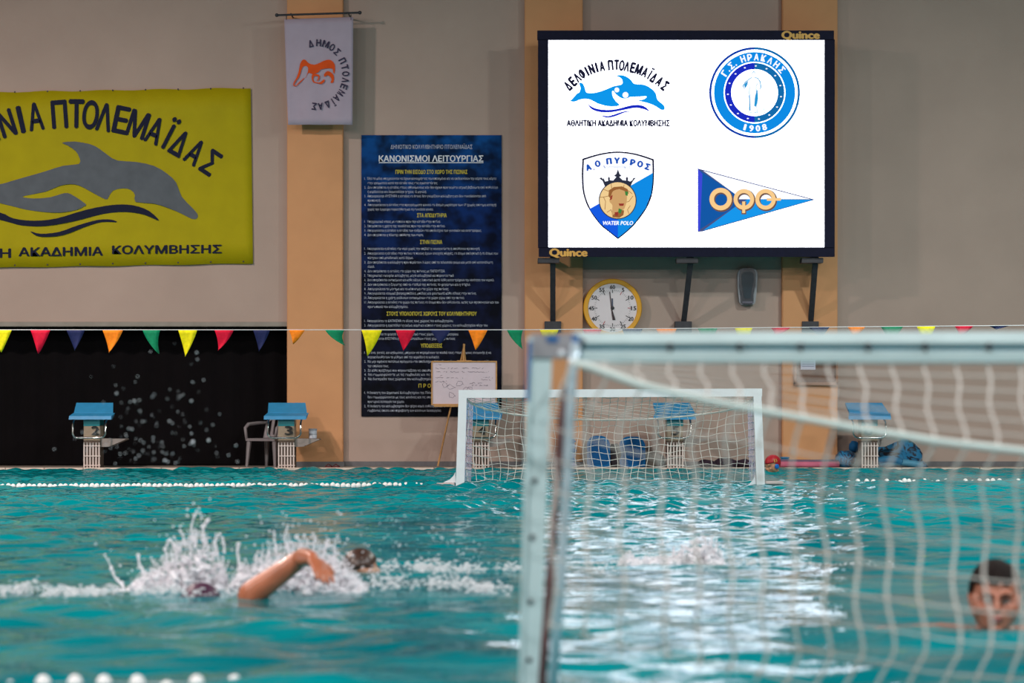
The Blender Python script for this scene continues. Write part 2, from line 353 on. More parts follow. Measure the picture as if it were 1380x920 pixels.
ic = [(cx0-2+a*.86, cy0+b_*.96+.2) for a, b_ in fig]
MB().flat([sp2(ic, 2)], SE-.003).build('figure_emblem_fill', E_white, SCR, recalc=False)
m = MB(); m.flat([[(cx0+4, cy0-6), (cx0+5, cy0+8), (cx0+2, cy0+19), (cx0-1, cy0+18), (cx0+1, cy0+4)]], SE-.004); m.flat([[(cx0+8, cy0-3), (cx0+14, cy0+27), (cx0+13, cy0+27), (cx0+7.4, cy0-3)]], SE-.004)
m.flat([[(cx0-6, cy0+26.6), (cx0+14, cy0+26.6), (cx0+14, cy0+27.4), (cx0-6, cy0+27.4)]], SE-.004); m.flat([[(cx0-6.5, cy0+2), (cx0-5.5, cy0+24), (cx0-7, cy0+24), (cx0-8, cy0+4)]], SE-.004)
m.flat([[(cx0-14, cy0-11), (cx0-9, cy0-16), (cx0-10, cy0-9), (cx0-13, cy0-6)]], SE-.004); m.build('figure_emblem_shade', emat('statue_blue', (40, 150, 210)), SCR, recalc=False)
# crest 3: shield
sh = sp2([(350,128),(480,90),(610,75),(740,90),(870,130)], 4, False)+sp2([(874,135),(875,250),(862,380),(820,490),(740,600),(680,660),(612,715)], 4, False)+sp2([(606,713),(540,660),(480,610),(400,500),(355,380),(345,250),(349,135)], 4, False)
shp = tr_(sh, 720, 190); scx, scy = spx(610, 380, 720, 190)
fl('shield_border', [shp], SE, E_ink, SCR)
fl('shield_face', [[(scx+(a-scx)*.95, scy+(b_-scy)*.962) for a, b_ in shp]], SE-.001, emat('shield_white', (244, 246, 255), 1.3), SCR)
lo_l = tr_([(400,497),(610,378),(610,705),(545,655),(482,602),(405,500)], 720, 190); lo_r = tr_([(610,378),(865,232),(862,300),(852,385),(812,488),(735,593),(672,656),(610,705)], 720, 190)
fl('shield_blue_left', [lo_l], SE-.002, emat('royal', (10, 88, 225)), SCR); fl('shield_blue_right', [lo_r], SE-.002, E_az, SCR)
bx, by = spx(608, 432, 720, 190)
m = MB().flat([circ(bx, by, 25.5)], SE-.003)
crown = [(515,330),(498,290),(475,272),(488,265),(502,278),(505,268),(516,295),(540,290),(537,272),(545,258),(552,272),(550,285),(575,288),(598,262),(582,252),(598,240),(610,205),(622,240),(636,252),(620,262),(645,285),(670,288),(668,272),(676,258),(684,272),(682,288),(700,295),(715,285),(722,270),(740,268),(725,285),(715,300),(700,335),(610,300)]
m.flat([tr_(crown, 720, 190)], SE-.003); m.build('crown_emblem', emat('crown_ink', (40, 44, 62)), SCR, recalc=False)
fl('ball_emblem', [circ(bx, by, 24.3)], SE-.004, emat('ball_cream', (240, 205, 145)), SCR)
m = MB()
for pts in ([(500,350),(540,365),(560,350)], [(480,410),(505,408),(545,400)], [(505,408),(520,440),(515,500)], [(720,400),(690,440),(655,450)], [(700,470),(680,500),(690,530)], [(560,312),(565,345),(600,352)], [(655,318),(650,345),(690,365),(715,385)], [(530,520),(560,500),(575,550)]):
    for (a, b_), (c_, d_) in zip(pts, pts[1:]):
        a, b_ = spx(a, b_, 720, 190); c_, d_ = spx(c_, d_, 720, 190); l_ = math.hypot(c_-a, d_-b_); nx_, ny_ = -(d_-b_)/l_*.35, (c_-a)/l_*.35
        m.flat([[(a+nx_, b_+ny_), (c_+nx_, d_+ny_), (c_-nx_, d_-ny_), (a-nx_, b_-ny_)]], SE-.005)
m.flat([tr_([(540,400),(545,360),(580,335),(640,330),(680,350),(690,385),(670,372),(620,350),(575,365),(555,420)], 720, 190)], SE-.0055)
m.flat([tr_([(570,520),(600,500),(655,505),(650,540),(620,560),(570,555)], 720, 190)], SE-.0055)
m.build('ball_seams', emat('ball_seam', (150, 96, 50)), SCR, recalc=False)
fl('head_emblem', [sp2(tr_([(560,400),(575,365),(620,352),(670,375),(675,430),(665,470),(650,500),(600,520),(565,540),(570,470),(548,440)], 720, 190), 3)], SE-.006, emat('bronze', (205, 160, 105)), SCR)
m = MB(); m.flat([tr_([(660,365),(685,370),(680,400),(665,395)], 720, 190)], SE-.007); m.flat([tr_([(615,490),(640,500),(630,530),(612,520)], 720, 190)], SE-.007); m.build('head_emblem_green', emat('green', (60, 130, 60)), SCR, recalc=False)
m = MB(); m.flat([tr_([(585,520),(612,515),(610,545),(590,545)], 720, 190)], SE-.007); m.flat([tr_([(560,400),(572,392),(565,425),(548,432)], 720, 190)], SE-.007); m.flat([tr_([(615,455),(655,455),(650,472),(620,472)], 720, 190)], SE-.007); m.build('head_emblem_red', emat('red', (150, 50, 40)), SCR, recalc=False)
m = MB()
for ch, x, y, w_, a in (('Α', 395, 192, 42, -.33), ('.', 430, 190, 7, -.3), ('Ο', 462, 165, 42, -.25), ('.', 505, 166, 7, -.2), ('Π', 545, 147, 42, -.12), ('Υ', 603, 142, 46, 0), ('Ρ', 660, 145, 40, .05), ('Ρ', 718, 156, 40, .16), ('Ο', 772, 168, 44, .22), ('Σ', 826, 187, 40, .3)):
    px, py = spx(x, y, 720, 190); glyph(m, ch, px, py, 7.6, w_/5.41, a, SE-.003, .09, 2)
m.build('shield_lettering', emat('shield_text', (20, 80, 180)), SCR, recalc=False)
m = MB(); text_box(m, 'WATER POLO', *[spx(500, 0, 720, 190)[0], spx(722, 0, 720, 190)[0]], spx(0, 582, 720, 190)[1], spx(0, 611, 720, 190)[1], SE-.004, .04, 2, shear=.2)
m.build('shield_motto', E_white, SCR, recalc=False)
m = MB(); text_box(m, 'ΚΟΛΥΜΒΗΤΙΚΟΣ', spx(510, 0, 720, 190)[0], spx(705, 0, 720, 190)[0], 223.5, 226.5, SE-.003, 0, 1); m.build('shield_small_print', emat('small_grey', (150, 165, 200)), SCR, recalc=False)
# crest 4: pennant
fl('pennant_outline', [tr_([(55,198),(905,424),(905,430),(90,660),(55,662)], 930, 190)], SE, emat('pennant_ink', (70, 80, 130)), SCR)
fl('pennant_white', [tr_([(95,216),(880,424),(345,424),(325,384)], 930, 190)], SE-.001, E_white, SCR)
fl('pennant_dark', [tr_([(68,212),(320,380),(340,470),(68,648)], 930, 190)], SE-.002, emat('pennant_blue', (5, 85, 165)), SCR)
fl('pennant_left_edge', [tr_([(55,200),(90,240),(72,655),(58,655)], 930, 190)], SE-.0025, emat('pennant_edge', (60, 70, 215)), SCR)
fl('pennant_light', [tr_([(95,652),(340,472),(420,424),(895,428)], 930, 190)], SE-.002, emat('pennant_azure', (10, 150, 235)), SCR)
m = MB()
def rg(cx_, cy_, r0, r1, dd, mb):
    o_ = circ(*spx(cx_, cy_, 930, 190), r1/5.41, 28); i_ = circ(*spx(cx_, cy_, 930, 190), r0/5.41, 28); mb.flat([o_+[o_[0]]+[i_[0]]+i_[::-1]], dd)
m2 = MB()
for a in ((223, 423, 48, 82), (392, 425, 46, 75), (550, 425, 46, 75)): rg(*a, SE-.004, m); rg(a[0]+5, a[1]+7, a[2]-4, a[3]+5, SE-.003, m2)
m.flat([tr_([(380,440),(402,440),(402,525),(380,525)], 930, 190)], SE-.0045); m.flat([tr_([(560,418),(662,414),(662,434),(560,436)], 930, 190)], SE-.0045)
m2.flat([tr_([(374,440),(410,440),(410,534),(374,534)], 930, 190)], SE-.0035)
m.build('pennant_letters', emat('gold', (250, 205, 140)), SCR, recalc=False); m2.build('pennant_letter_edge', emat('gold_edge', (110, 80, 70)), SCR, recalc=False)
m = MB(); text_box(m, 'Quince', 1053, 1105, 41.5, 52.0, SD-.003, .055, 3); text_box(m, 'Quince', 740, 792, 334.5, 345, SD-.003, .055, 3)
m.build('maker_lettering', mat('gold_print', (235, 175, 80), .5), FR, recalc=False)
for (x, xb) in ((745, 745), (931, 921), (1099, 1092)):
    B = thing('screen_bracket', P(xb, 444, WD-.02), {745: 'dark metal strut bracket under the left end of the scoreboard', 931: 'dark metal strut bracket under the middle of the scoreboard', 1099: 'dark metal strut bracket under the right end of the scoreboard'}[x], 'bracket', 'brackets holding up the scoreboard')
    a = P(x, 350, SD+.15); e = P(xb, 436, WD-.05); m = MB(); n_ = (e-a)
    m.box((a.x-.035, SD+.1, a.z-.02), (a.x+.035, WD-.13, a.z+.05)); dv = Vector((.035, 0, 0))
    m.add([a-dv+Vector((0, -.03, 0)), a+dv+Vector((0, -.03, 0)), a+dv+Vector((0, .04, 0)), a-dv+Vector((0, .04, 0)), e-dv+Vector((0, -.05, 0)), e+dv+Vector((0, -.05, 0)), e+dv, e-dv], [(0,1,2,3),(4,5,6,7),(0,1,5,4),(1,2,6,5),(2,3,7,6),(3,0,4,7)])
    m.build('strut', M_dark, B)
    c_ = P(xb, 439, WD-.13); MB().box((c_.x-.11, WD-.16, c_.z-.09), (c_.x+.11, WD-.0 if 785 < xb < 1053 else WD-.12, c_.z+.06), .004).build('wall_plate', M_dark, B)
    c_ = P(x-8, 352, SD+.2); MB().box((c_.x-.12, SD+.06, c_.z-.03), (c_.x+.16, SD+.26, c_.z+.035), .004).build('top_plate', M_dark, B)

# ------------------------------------------------------------------ yellow banner
BD = WD-.03
T = thing('yellow_banner', P(170, 358, BD), 'wide yellow swimming club banner with grey dolphin on the left wall', 'banner')
# gently sagging sheet
top = [(-145, 127), (-60, 125), (60, 122), (180, 120), (338, 118.5)]; bot = [(341, 355), (240, 357), (100, 359.5), (0, 361), (-145, 363)]
NX = 40; m = MB(); vs = []; fs = []
for i in range(NX+1):
    t = i/NX; x0 = -145+t*(338+145); x1 = -145+t*(341+145); yt = 126.5-8*t+.8*math.sin(t*40); yb = 363-8*t+.5*math.sin(t*33)
    for j in range(9):
        u = j/8; p = P(x0+(x1-x0)*u, yt+(yb-yt)*u, BD); p.y += .006*math.sin(t*25+u*3); vs.append(p)
for i in range(NX):
    for j in range(8): fs.append((i*9+j, i*9+j+1, (i+1)*9+j+1, (i+1)*9+j))
m.add(vs, fs); CL = m.build('cloth', mat('yellow_vinyl', (172, 158, 4), .7, var=.06, scale=3, bump=.1, bscale=30), T, True)
so = CL.modifiers.new('s', 'SOLIDIFY'); so.thickness = .004
bs = 3.2857; bm_ = lambda pts: [(a/bs, b_/bs+100) for a, b_ in pts]; PD = BD-.016
dol = [(0,487),(60,470),(130,450),(200,430),(280,405),(350,397),(352,370),(335,340),(300,315),(275,303),(330,298),(400,310),(440,330),(480,360),(520,382),(600,388),(680,405),(740,440),(780,480),(803,540),(850,590),(875,620),(872,638),(850,640),(800,615),(740,590),(680,572),(600,565),(598,535),(580,512),(545,505),(500,515),(480,545),(465,553),(400,518),(350,492),(310,486),(260,495),(200,520),(110,538),(105,545),(150,550),(220,545),(270,530),(300,526),(330,540),(380,575),(370,585),(340,600),(270,612),(200,610),(120,600),(60,585),(0,570),(-70,545),(-160,520),(-230,520),(-330,560),(-410,560),(-380,525),(-300,490),(-250,470),(-235,420),(-250,370),(-240,330),(-190,380),(-165,450),(-140,480),(-80,490)]
M_nb = mat('banner_navy', (16, 22, 50), .7)
fl('dolphin_print', [sp2(bm_(dol), 2)], PD, mat('banner_grey', (92, 98, 106), .7), T)
m = MB()
m.flat([sp2(bm_([(-260,590),(-120,600),(0,612),(60,638),(150,648),(250,638),(380,600),(500,578),(590,580),(660,605),(704,648),(640,622),(560,610),(460,618),(330,650),(200,672),(100,670),(40,655),(-60,630),(-160,620)]), 3)], PD)
m.flat([sp2(bm_([(135,695),(180,706),(260,698),(340,670),(430,645),(490,643),(518,655),(450,655),(380,675),(280,712),(200,720),(160,714)]), 3)], PD)
m.build('wave_print', M_nb, T, recalc=False)
for i, (ch, x, y) in enumerate(ARC):
    a, b_ = ARC[max(i-1, 0)], ARC[min(i+1, len(ARC)-1)]; h = 37-.02*abs(x-100)
    m = MB(); glyph(m, ch, x, y, h, h*WID.get(ch, .58), math.atan2(b_[2]-a[2], b_[1]-a[1]), PD, .032, 4); m.build('letter', M_nb, T, recalc=False)
for tx, a, b_, y0, y1, sk in (('ΑΘΛΗΤΙΚΗ', -112, 15, 335, 347, 0), ('ΑΚΑΔΗΜΙΑ', 25, 139, 333.5, 345, -.008), ('ΚΟΛΥΜΒΗΣΗΣ', 151, 299, 331, 342, -.008)):
    m = MB(); text_box(m, tx, a, b_, y0, y1, PD, .034, 3, skew=sk); m.build('word', M_nb, T, recalc=False)['kind'] = 'stuff'
for k in range(8):
    for (yy, oo) in ((123-.0165*k*0, 0), (356, 1)):
        x_ = 20+k*44; MB().ell(P(x_, (124.5-8*((x_+145)/483)+2) if oo == 0 else 360-8*((x_+145)/483), BD-.012), (.012, .004, .012), 1).build('eyelet', M_dark, T)

# ------------------------------------------------------------------ white flag on a rod
FD = 28.2
T = thing('wall_flag_rod', P(430, 19, FD), 'thin dark rod with brackets above the peach pillar carrying the white flag', 'rod')
MB().tube([P(371, 20.5, FD), P(487, 17, FD)], .014, 8).build('rod', M_dark, T)
for x in (373, 485): MB().ell(P(x, 20.4-(x-373)*.03, FD), .025, 2).build('finial', M_dark, T, True)
for x in (392, 470): p = P(x, 18.5, FD); MB().tube([p, (p.x, WD if x > 463 else WD-.12, p.z)], .01, 6).build('rod_bracket', M_dark, T)
T = thing('town_flag', P(430, 168, FD), 'white flag with orange lion figure hanging from the rod on the pillar', 'flag')
m = MB(); vs = []; fs = []; NX = 24
def flagp(u, v):
    tl, trr, br, bl = (383, 26), (476, 23), (475, 168), (388, 168)
    x = (tl[0]+(trr[0]-tl[0])*u)*(1-v)+(bl[0]+(br[0]-bl[0])*u)*v; y = (tl[1]+(trr[1]-tl[1])*u)*(1-v)+(bl[1]+(br[1]-bl[1])*u)*v
    p = P(x, y, FD); p.y += .012*math.sin(u*14)*v; return p
for i in range(NX+1):
    for j in range(17): vs.append(flagp(i/NX, j/16))
for i in range(NX):
    for j in range(16): fs.append((i*17+j, i*17+j+1, (i+1)*17+j+1, (i+1)*17+j))
c_ = m.add(vs, fs).build('cloth', mat('flag_white', (178, 164, 182), .85, var=.04, scale=5), T, True); so = c_.modifiers.new('s', 'SOLIDIFY'); so.thickness = .003
FP = FD-.018
for x in (386, 473): MB().tube([P(x, 19.5, FD), P(x, 27, FD)], .006, 6).build('tie', M_dark, T)
m = MB(); fcx, fcy = 431, 102.5
s92 = lambda pts: [(a/9.2+380, b_/9.2+60) for a, b_ in pts]
m.flat([sp2(s92([(140,510),(145,470),(185,400),(210,320),(225,240),(255,190),(290,190),(330,230),(400,250),(470,225),(550,190),(610,195),(650,240),(658,300),(650,360),(635,340),(625,300),(560,295),(480,310),(455,340),(400,365),(370,365),(330,350),(300,400),(285,420),(310,370),(325,300),(300,265),(260,275),(240,320),(215,400),(175,450),(155,490)]), 2)], FP)
m.flat([sp2(s92([(370,380),(400,365),(450,370),(470,400),(455,440),(430,455),(445,430),(450,400),(430,390),(400,395),(390,430),(405,460),(470,470),(520,430),(530,455),(490,490),(440,480),(390,470),(370,430)]), 2)], FP)
m.flat([sp2(s92([(560,330),(600,340),(640,380),(645,440),(630,475),(600,470),(615,440),(600,400),(560,380),(530,400),(520,370)]), 2)], FP)
m.flat([s92([(140,510),(170,520),(230,470),(280,420),(275,412),(225,455),(170,508),(150,500)])], FP)
m.build('lion_emblem', mat('orange_print', (224, 84, 30), .8), T, recalc=False)
m = MB()
for ch, a in zip('ΔΗΜΟΣ', (-14, 2, 17, 31, 44)): r_ = math.radians(a); glyph(m, ch, fcx-3+38*math.sin(r_), fcy-1-44*math.cos(r_), 9, 6.5 if ch != 'Μ' else 9, r_, FP, .04, 2)
for ch, a in zip('ΠΤΟΛΕΜΑΪΔΑΣ', (62, 75, 87, 99, 111, 124, 137, 147, 159, 174, 187)): r_ = math.radians(a); glyph(m, ch, fcx-3+38*math.sin(r_), fcy-1-42*math.cos(r_), 9, 6.5 if ch != 'Ϊ' else 3, r_, FP, .04, 2)
m.build('flag_lettering', mat('flag_ink', (62, 55, 80), .8), T, recalc=False)

# ------------------------------------------------------------------ rules poster
PDD = WD-.02
T = thing('rules_poster', P(581, 561, PDD), 'tall dark blue poster of pool rules in white and yellow print', 'poster')
pm = bpy.data.materials.new('poster_print'); pm.use_nodes = True; n = pm.node_tree.nodes; L = pm.node_tree.links; b = n['Principled BSDF']; b.inputs['Roughness'].default_value = .8; b.inputs['Specular IOR Level'].default_value = .15
tc = n.new('ShaderNodeTexCoord'); sep = n.new('ShaderNodeSeparateXYZ'); L.new(tc.outputs['Generated'], sep.inputs[0])
r1 = n.new('ShaderNodeValToRGB'); L.new(sep.outputs['Z'], r1.inputs[0]); e_ = r1.color_ramp.elements
e_[0].position = 0; e_[0].color = lin((14, 16, 28)); e_[1].position = 1; e_[1].color = lin((6, 66, 128)); e2 = r1.color_ramp.elements.new(.45); e2.color = lin((12, 20, 52)); e3 = r1.color_ramp.elements.new(.75); e3.color = lin((8, 40, 96))
nz = n.new('ShaderNodeTexNoise'); nz.inputs['Scale'].default_value = 4.2; nz.inputs['Detail'].default_value = 2; L.new(tc.outputs['Object'], nz.inputs['Vector'])
r2 = n.new('ShaderNodeMapRange'); r2.inputs[1].default_value = .38; r2.inputs[2].default_value = .62; r2.inputs[3].default_value = .25; r2.inputs[4].default_value = 1.3; L.new(nz.outputs['Fac'], r2.inputs[0])
mx = n.new('ShaderNodeMix'); mx.data_type = 'RGBA'; mx.blend_type = 'MULTIPLY'; mx.inputs[0].default_value = 1; L.new(r1.outputs[0], mx.inputs[6]); L.new(r2.outputs[0], mx.inputs[7]); L.new(mx.outputs[2], b.inputs['Base Color'])
MB().add([P(487, 182, PDD), P(676, 182, PDD), P(676, 561, PDD), P(487, 561, PDD), P(487, 182, PDD+.015), P(676, 182, PDD+.015), P(676, 561, PDD+.015), P(487, 561, PDD+.015)], [(0,1,2,3),(4,5,6,7),(0,1,5,4),(1,2,6,5),(2,3,7,6),(3,0,4,7)]).build('sheet', pm, T)
TD = PDD-.003; mw = MB(); mh = MB(); my = MB()
text_box(mw, 'ΔΗΜΟΤΙΚΟ ΚΟΛΥΜΒΗΤΗΡΙΟ ΠΤΟΛΕΜΑΪΔΑΣ', 526.5, 636.5, 195, 200.5, TD, 0, 2)
text_box(mh, 'ΚΑΝΟΝΙΣΜΟΙ ΛΕΙΤΟΥΡΓΙΑΣ', 510.5, 651.5, 209.5, 217.5, TD, .03, 3)
mh.flat([[(510.5, 218.6), (651.5, 218.6), (651.5, 219.6), (510.5, 219.6)]], TD)
for (tx, a, b_, y) in (('ΠΡΙΝ ΤΗΝ ΕΙΣΟΔΟ ΣΤΟ ΧΩΡΟ ΤΗΣ ΠΙΣΙΝΑΣ', 533, 630, 231.5), ('ΣΤΑ ΑΠΟΔΥΤΗΡΙΑ', 562, 602, 290), ('ΣΤΗΝ ΠΙΣΙΝΑ', 566, 596, 326), ('ΣΤΟΥΣ ΥΠΟΛΟΙΠΟΥΣ ΧΩΡΟΥΣ ΤΟΥ ΚΟΛΥΜΒΗΤΗΡΙΟΥ', 521, 642.5, 422.5), ('ΥΠΟΔΕΙΞΕΙΣ', 567, 596, 465.5), ('Π Ρ Ο Σ Ο Χ Η', 564, 606, 519.5)):
    text_box(my, tx, a, b_, y-2.6, y+2.6, TD, .025, 1)
LN = [(240.5,'1.  Όλα τα μέλη υποχρεούνται να έχουν κοινοχρήστες ταυτοποιημένα και να επιδεικνύουν την κάρτα τους κάρτα',669),(246.5,'στην γραμματεία κατά την είσοδο τους στις εγκαταστάσεις.',590),(252.5,'2.  Δεν επιτρέπεται η είσοδος στους αθλούμενους εάν δεν έχουν προσκομίσει ιατρική βεβαίωση από παθολόγο',671),(258.3,'ή καρδιολόγο και δερματολόγο (ισχύος 12 μηνών).',575),(264.2,'3.  Απαγορεύεται ΑΥΣΤΗΡΑ η είσοδος σε όσους δεν γνωρίζουν κολύμβηση και δεν συνοδεύονται από',655),(270,'προπονητή.',513),(276,'4.  Απαγορεύεται η είσοδος στα προγράμματα κοινού σε άτομα μικρότερα των 17 (χωρίς επίσημη κατοχή)',669),(282,'χωρίς την έγγραφη συγκατάθεση και τη συνοδεία γονέα.',584),
      (298.5,'1.  Υποχρεωτικό ντους με σαπούνι πριν την είσοδο στην πισίνα.',594),(304.5,'2.  Επιτρέπεται η χρήση της τουαλέτας πριν την είσοδο στην πισίνα.',600),(310.5,'3.  Απαγορεύεται η είσοδος η είσοδος των ανδρών στα αποδυτήρια των γυναικών και αντιστρόφως.',649),(316.5,'4.  Δεν επιτρέπεται η τέλεσης απόθεσης των σορτς.',571),
      (335,'1.  Απαγορεύεται η είσοδος στο νερό χωρίς την επιβλέψη ναυαγοσώστη ή υπεύθυνου προπονητή.',647),(341.3,'2.  Απαγορεύεται η είσοδος στην πισίνα σε ποιους έχουν ανοιχτές πληγές, σε άτομα επιληπτικά ή σε άτομα που',671),(347.3,'πάσχουν από μεταδοτικές κατά δέρμα.',557),(353.4,'3.  Δεν επιτρέπεται η κολύμβηση πριν περάσουν 3 ώρες από το τελευταίο γεύμα και μετά από κατανάλωση',664),(359.2,'αλκοόλ.',505),(365.3,'4.  Δεν επιτρέπεται η είσοδος στο χώρο της πισίνας με ΠΑΠΟΥΤΣΙΑ.',600),
      (371.2,'5.  Υποχρεωτικό σκουφάκι κολύμβησης, μαγιό κολυμβητικό και παρουσιαστικό.',612),(377.2,'6.  Δεν επιτρέπονται αντικείμενα και κάθε είδους λιπαντικά (κατά λάθη καταστρέφουν την ποιότητα του νερού).',666),(383.3,'7.  Δεν επιτρέπεται η ζύγωσης από το σταθμό της πισίνας, το φαγώσιμο και η τσίχλα.',634),(389.3,'8.  Απαγορεύεται το μάσημα και το κάπνισμα στο χώρο της πισίνας.',605),(395.2,'9.  Απαγορεύεται ατομικά βατραχοπέδιλα, μπάλες και φουσκωτά κάθε είδους στην πισίνα.',642),(401.2,'10. Απαγορεύεται η χρήση γυάλινων αντικειμένων στο χώρο γύρω από την πισίνα.',626),(407.2,'11. Απαγορεύεται η είσοδος στο χώρο της πισίνας σε άτομα που δεν αθλούνται, εκτός των προπονητών και του',672),(413.2,'προσωπικού του κολυμβητηρίου.',550),
      (432.3,'1.  Απαγορεύεται το ΚΑΠΝΙΣΜΑ σε όλους τους χώρους του κολυμβητηρίου.',611),(438.3,'2.  Απαγορεύεται η εγκατάλειψη ακόμα, καρό και κάποιο στους χώρους του κολυμβητηρίου πλην του',657),(450.2,'3.  Απαγορεύεται το φαγητό και τα αναψυκτικά στους χώρους του κολυμβητηρίου.',618),(456.2,'4.  Απαγορεύεται ΑΥΣΤΗΡΑ η είσοδος κατοικίδιων στους χώρους της πισίνας.',614),
      (475,'1.  Σε ένα, γονείς, και κηδεμόνες, μπορούν να παραμένουν τα παιδιά τους στους χώρους αναμονής ή να',662),(481,'παρακολουθήσουν το μάθημα από την κερκίδα ή τα κυλικεία.',592),(487,'2.  Να μην αφήνετε πολύτιμα πράγματα στα αποδυτήρια. Η διεύθυνση δεν φέρει ευθύνη για την απώλεια',664),(493,'την απώλεια τους.',524),(499,'3.  Σε κάθε πρόβλημα που παρουσιάζεται να απευθύνεστε στη γραμματεία του κολυμβητηρίου μας',660),(504.6,'4.  Να συμμορφώνεστε με τις συμβουλές και τις υποδείξεις του προσωπικού μας',640),(510.5,'5.  Να διατηρείτε τους χώρους του κολυμβητηρίου καθαρούς σε όλες τις ώρες',636),
      (529,'1.  Η διοίκηση του Δημοτικού Κολυμβητηρίου της Πόλεως, έχει το δικαίωμα να αποβάλει άτομα που',658),(535,'δεν συμμορφώνονται με τους κανόνες και τις υποδείξεις του προσωπικού και να διακόψει',650),(541,'προσωρινά λειτουργία του χώρου.',545),(547,'2.  Η διοίκηση του κολυμβητηρίου δεν φέρει καμία ευθύνη για κάθε',600),(553,'συμβάντος έπειτα από παραβίαση των κανόνων λειτουργίας.',595)]
for y, tx, xe in LN:
    text_box(mw, tx, 491 if tx[0].isdigit() else 495.5, xe, y-1.9, y+1.5, TD, .008, 1)
mw.build('rules_print', mat('print_white', (190, 196, 214), .6), T, recalc=False)
mh.build('heading_print', mat('print_heading', (225, 228, 238), .6), T, recalc=False)
my.build('yellow_print', mat('print_yellow', (205, 190, 50), .6), T, recalc=False)

# ------------------------------------------------------------------ easel and whiteboard
ED = 28.2
T = thing('wooden_easel', P(612, 627, ED), 'thin wooden tripod easel holding the whiteboard in front of the poster', 'easel')
M_wood = mat('pine_wood', (190, 140, 84), .6, var=.18, scale=14)
zt = P(625.5, 463, ED)
for pts, r_ in (([P(626, 464, ED), P(590, 628, ED)], .012), ([P(625, 464, ED), P(640, 628, ED-.02)], .012), ([P(625.5, 466, ED+.02), (P(618, 600, ED).x, WD-.03, .03)], .01)):
    MB().tube(pts, r_, 6).build('leg', M_wood, T)
MB().tube([P(625.5, 463, ED-.02), P(624.5, 487, ED-.02)], .014, 6).build('mast', M_wood, T)
MB().tube([P(616, 486.5, ED-.03), P(636, 486.5, ED-.03)], .012, 6).build('top_clamp', M_wood, T)
MB().box(tuple(P(585, 548, ED-.07)), tuple(P(665, 545, ED+.0)+Vector((0, .0, 0))), 0).build('ledge', M_wood, T)
T = thing('whiteboard', P(625, 545, ED-.05), 'wood framed whiteboard with handwritten notes resting on the easel', 'whiteboard')
WB = ED-.04
c1, c2 = P(583, 544, WB), P(668, 488, WB)
MB().box((c1.x, WB, c1.z), (c2.x, WB+.012, c2.z)).build('panel', mat('board_white', (214, 196, 206), .35, var=.04), T)
m = MB(); e_ = .018
m.box((c1.x-e_, WB-.012, c1.z-e_), (c2.x+e_, WB+.016, c1.z)); m.box((c1.x-e_, WB-.012, c2.z), (c2.x+e_, WB+.016, c2.z+e_)); m.box((c1.x-e_, WB-.012, c1.z), (c1.x, WB+.016, c2.z)); m.box((c2.x, WB-.012, c1.z), (c2.x+e_, WB+.016, c2.z))
m.build('frame', M_wood, T)
m = MB(); rr = random.Random(3)
def scrib(x0, x1, y, amp=1.0, d=WB-.003):
    pts = []; x = x0
    while x < x1:
        pts.append(P(x, y+rr.uniform(-amp, amp), d)); x += rr.uniform(.5, 1.1)
        if rr.random() < .14:
            if len(pts) > 1: m.tube(pts, .0016, 4)
            pts = []; x += 1.2
    if len(pts) > 1: m.tube(pts, .0016, 4)
for a in ((588, 595, 491.5), (587, 632, 496), (636, 652, 496), (588, 603, 501), (605, 659, 501), (587, 596, 505.3), (587, 626, 508.8), (587, 602, 514), (648, 664, 508.5), (646, 662, 511.5), (636, 658, 519), (633, 650, 516)): scrib(*a)
for k in range(7):
    ax, ay = rr.uniform(600, 655), rr.uniform(516, 538); m.tube([P(ax+rr.uniform(2, 7)*math.cos(t_*1.1), ay+rr.uniform(2, 5)*math.sin(t_*1.1), WB-.003) for t_ in range(7)], .0014, 4)
m.build('handwriting', mat('marker_ink', (80, 70, 95), .6), T)

# ------------------------------------------------------------------ pace clock
CD = WD-.09
T = thing('pace_clock', P(825, 412, CD), 'round yellow rimmed pace clock on the wall below the scoreboard', 'clock')
cc = P(825.5, 415, CD); R_ = 39.5*CD/FPX; r_ = 33.5*CD/FPX
MB().lathe((cc.x, cc.y, cc.z), [(r_*.98, -.01), (r_, -.03), (R_-.01, -.035), (R_, -.02), (R_, .085), (.01, .085)], 56, 'Y').build('rim', mat('yellow_plastic', (226, 160, 12), .4), T)
MB().lathe((cc.x, cc.y-.012, cc.z), [(.002, 0), (r_, 0), (r_, .02), (.002, .02)], 56, 'Y').build('dial', mat('dial_white', (226, 216, 222), .4, var=.03), T)
m = MB(); mr_ = MB()
for k in range(60):
    a = 2*PI*k/60; r0, r1 = (22.5, 27) if k % 5 == 0 else (25, 27); hw = .45 if k % 5 == 0 else .15
    q_ = lambda rr_, o_: (825.5+rr_*math.sin(a)+o_*math.cos(a), 415-rr_*math.cos(a)+o_*math.sin(a))
    (mr_ if k in (5, 15, 35) else m).flat([[q_(r0-2, -hw), q_(r1-2, -hw), q_(r1-2, hw), q_(r0-2, hw)]], CD-.016)
for k, tx in enumerate(['60', '5', '10', '15', '20', '25', '30', '35', '40', '45', '50', '55']):
    a = 2*PI*k/12; px, py = 825.5+28.5*math.sin(a), 415-28.5*math.cos(a); text_box(m, tx, px-(3.6 if len(tx) > 1 else 1.7), px+(3.6 if len(tx) > 1 else 1.7), py-2.8, py+2.8, CD-.016, .03, 2)
m.build('numerals', mat('clock_ink', (30, 28, 34), .6), T, recalc=False); mr_.build('red_marks', mat('clock_red', (170, 40, 50), .6), T, recalc=False)
m = MB(); m.flat([[(821, 393), (822.4, 393), (824.5, 415), (829.5, 431), (825.5, 431.3), (823.4, 415)]], CD-.02); m.build('seconds_hand', mat('hand_dark', (52, 30, 38), .5), T, recalc=False)
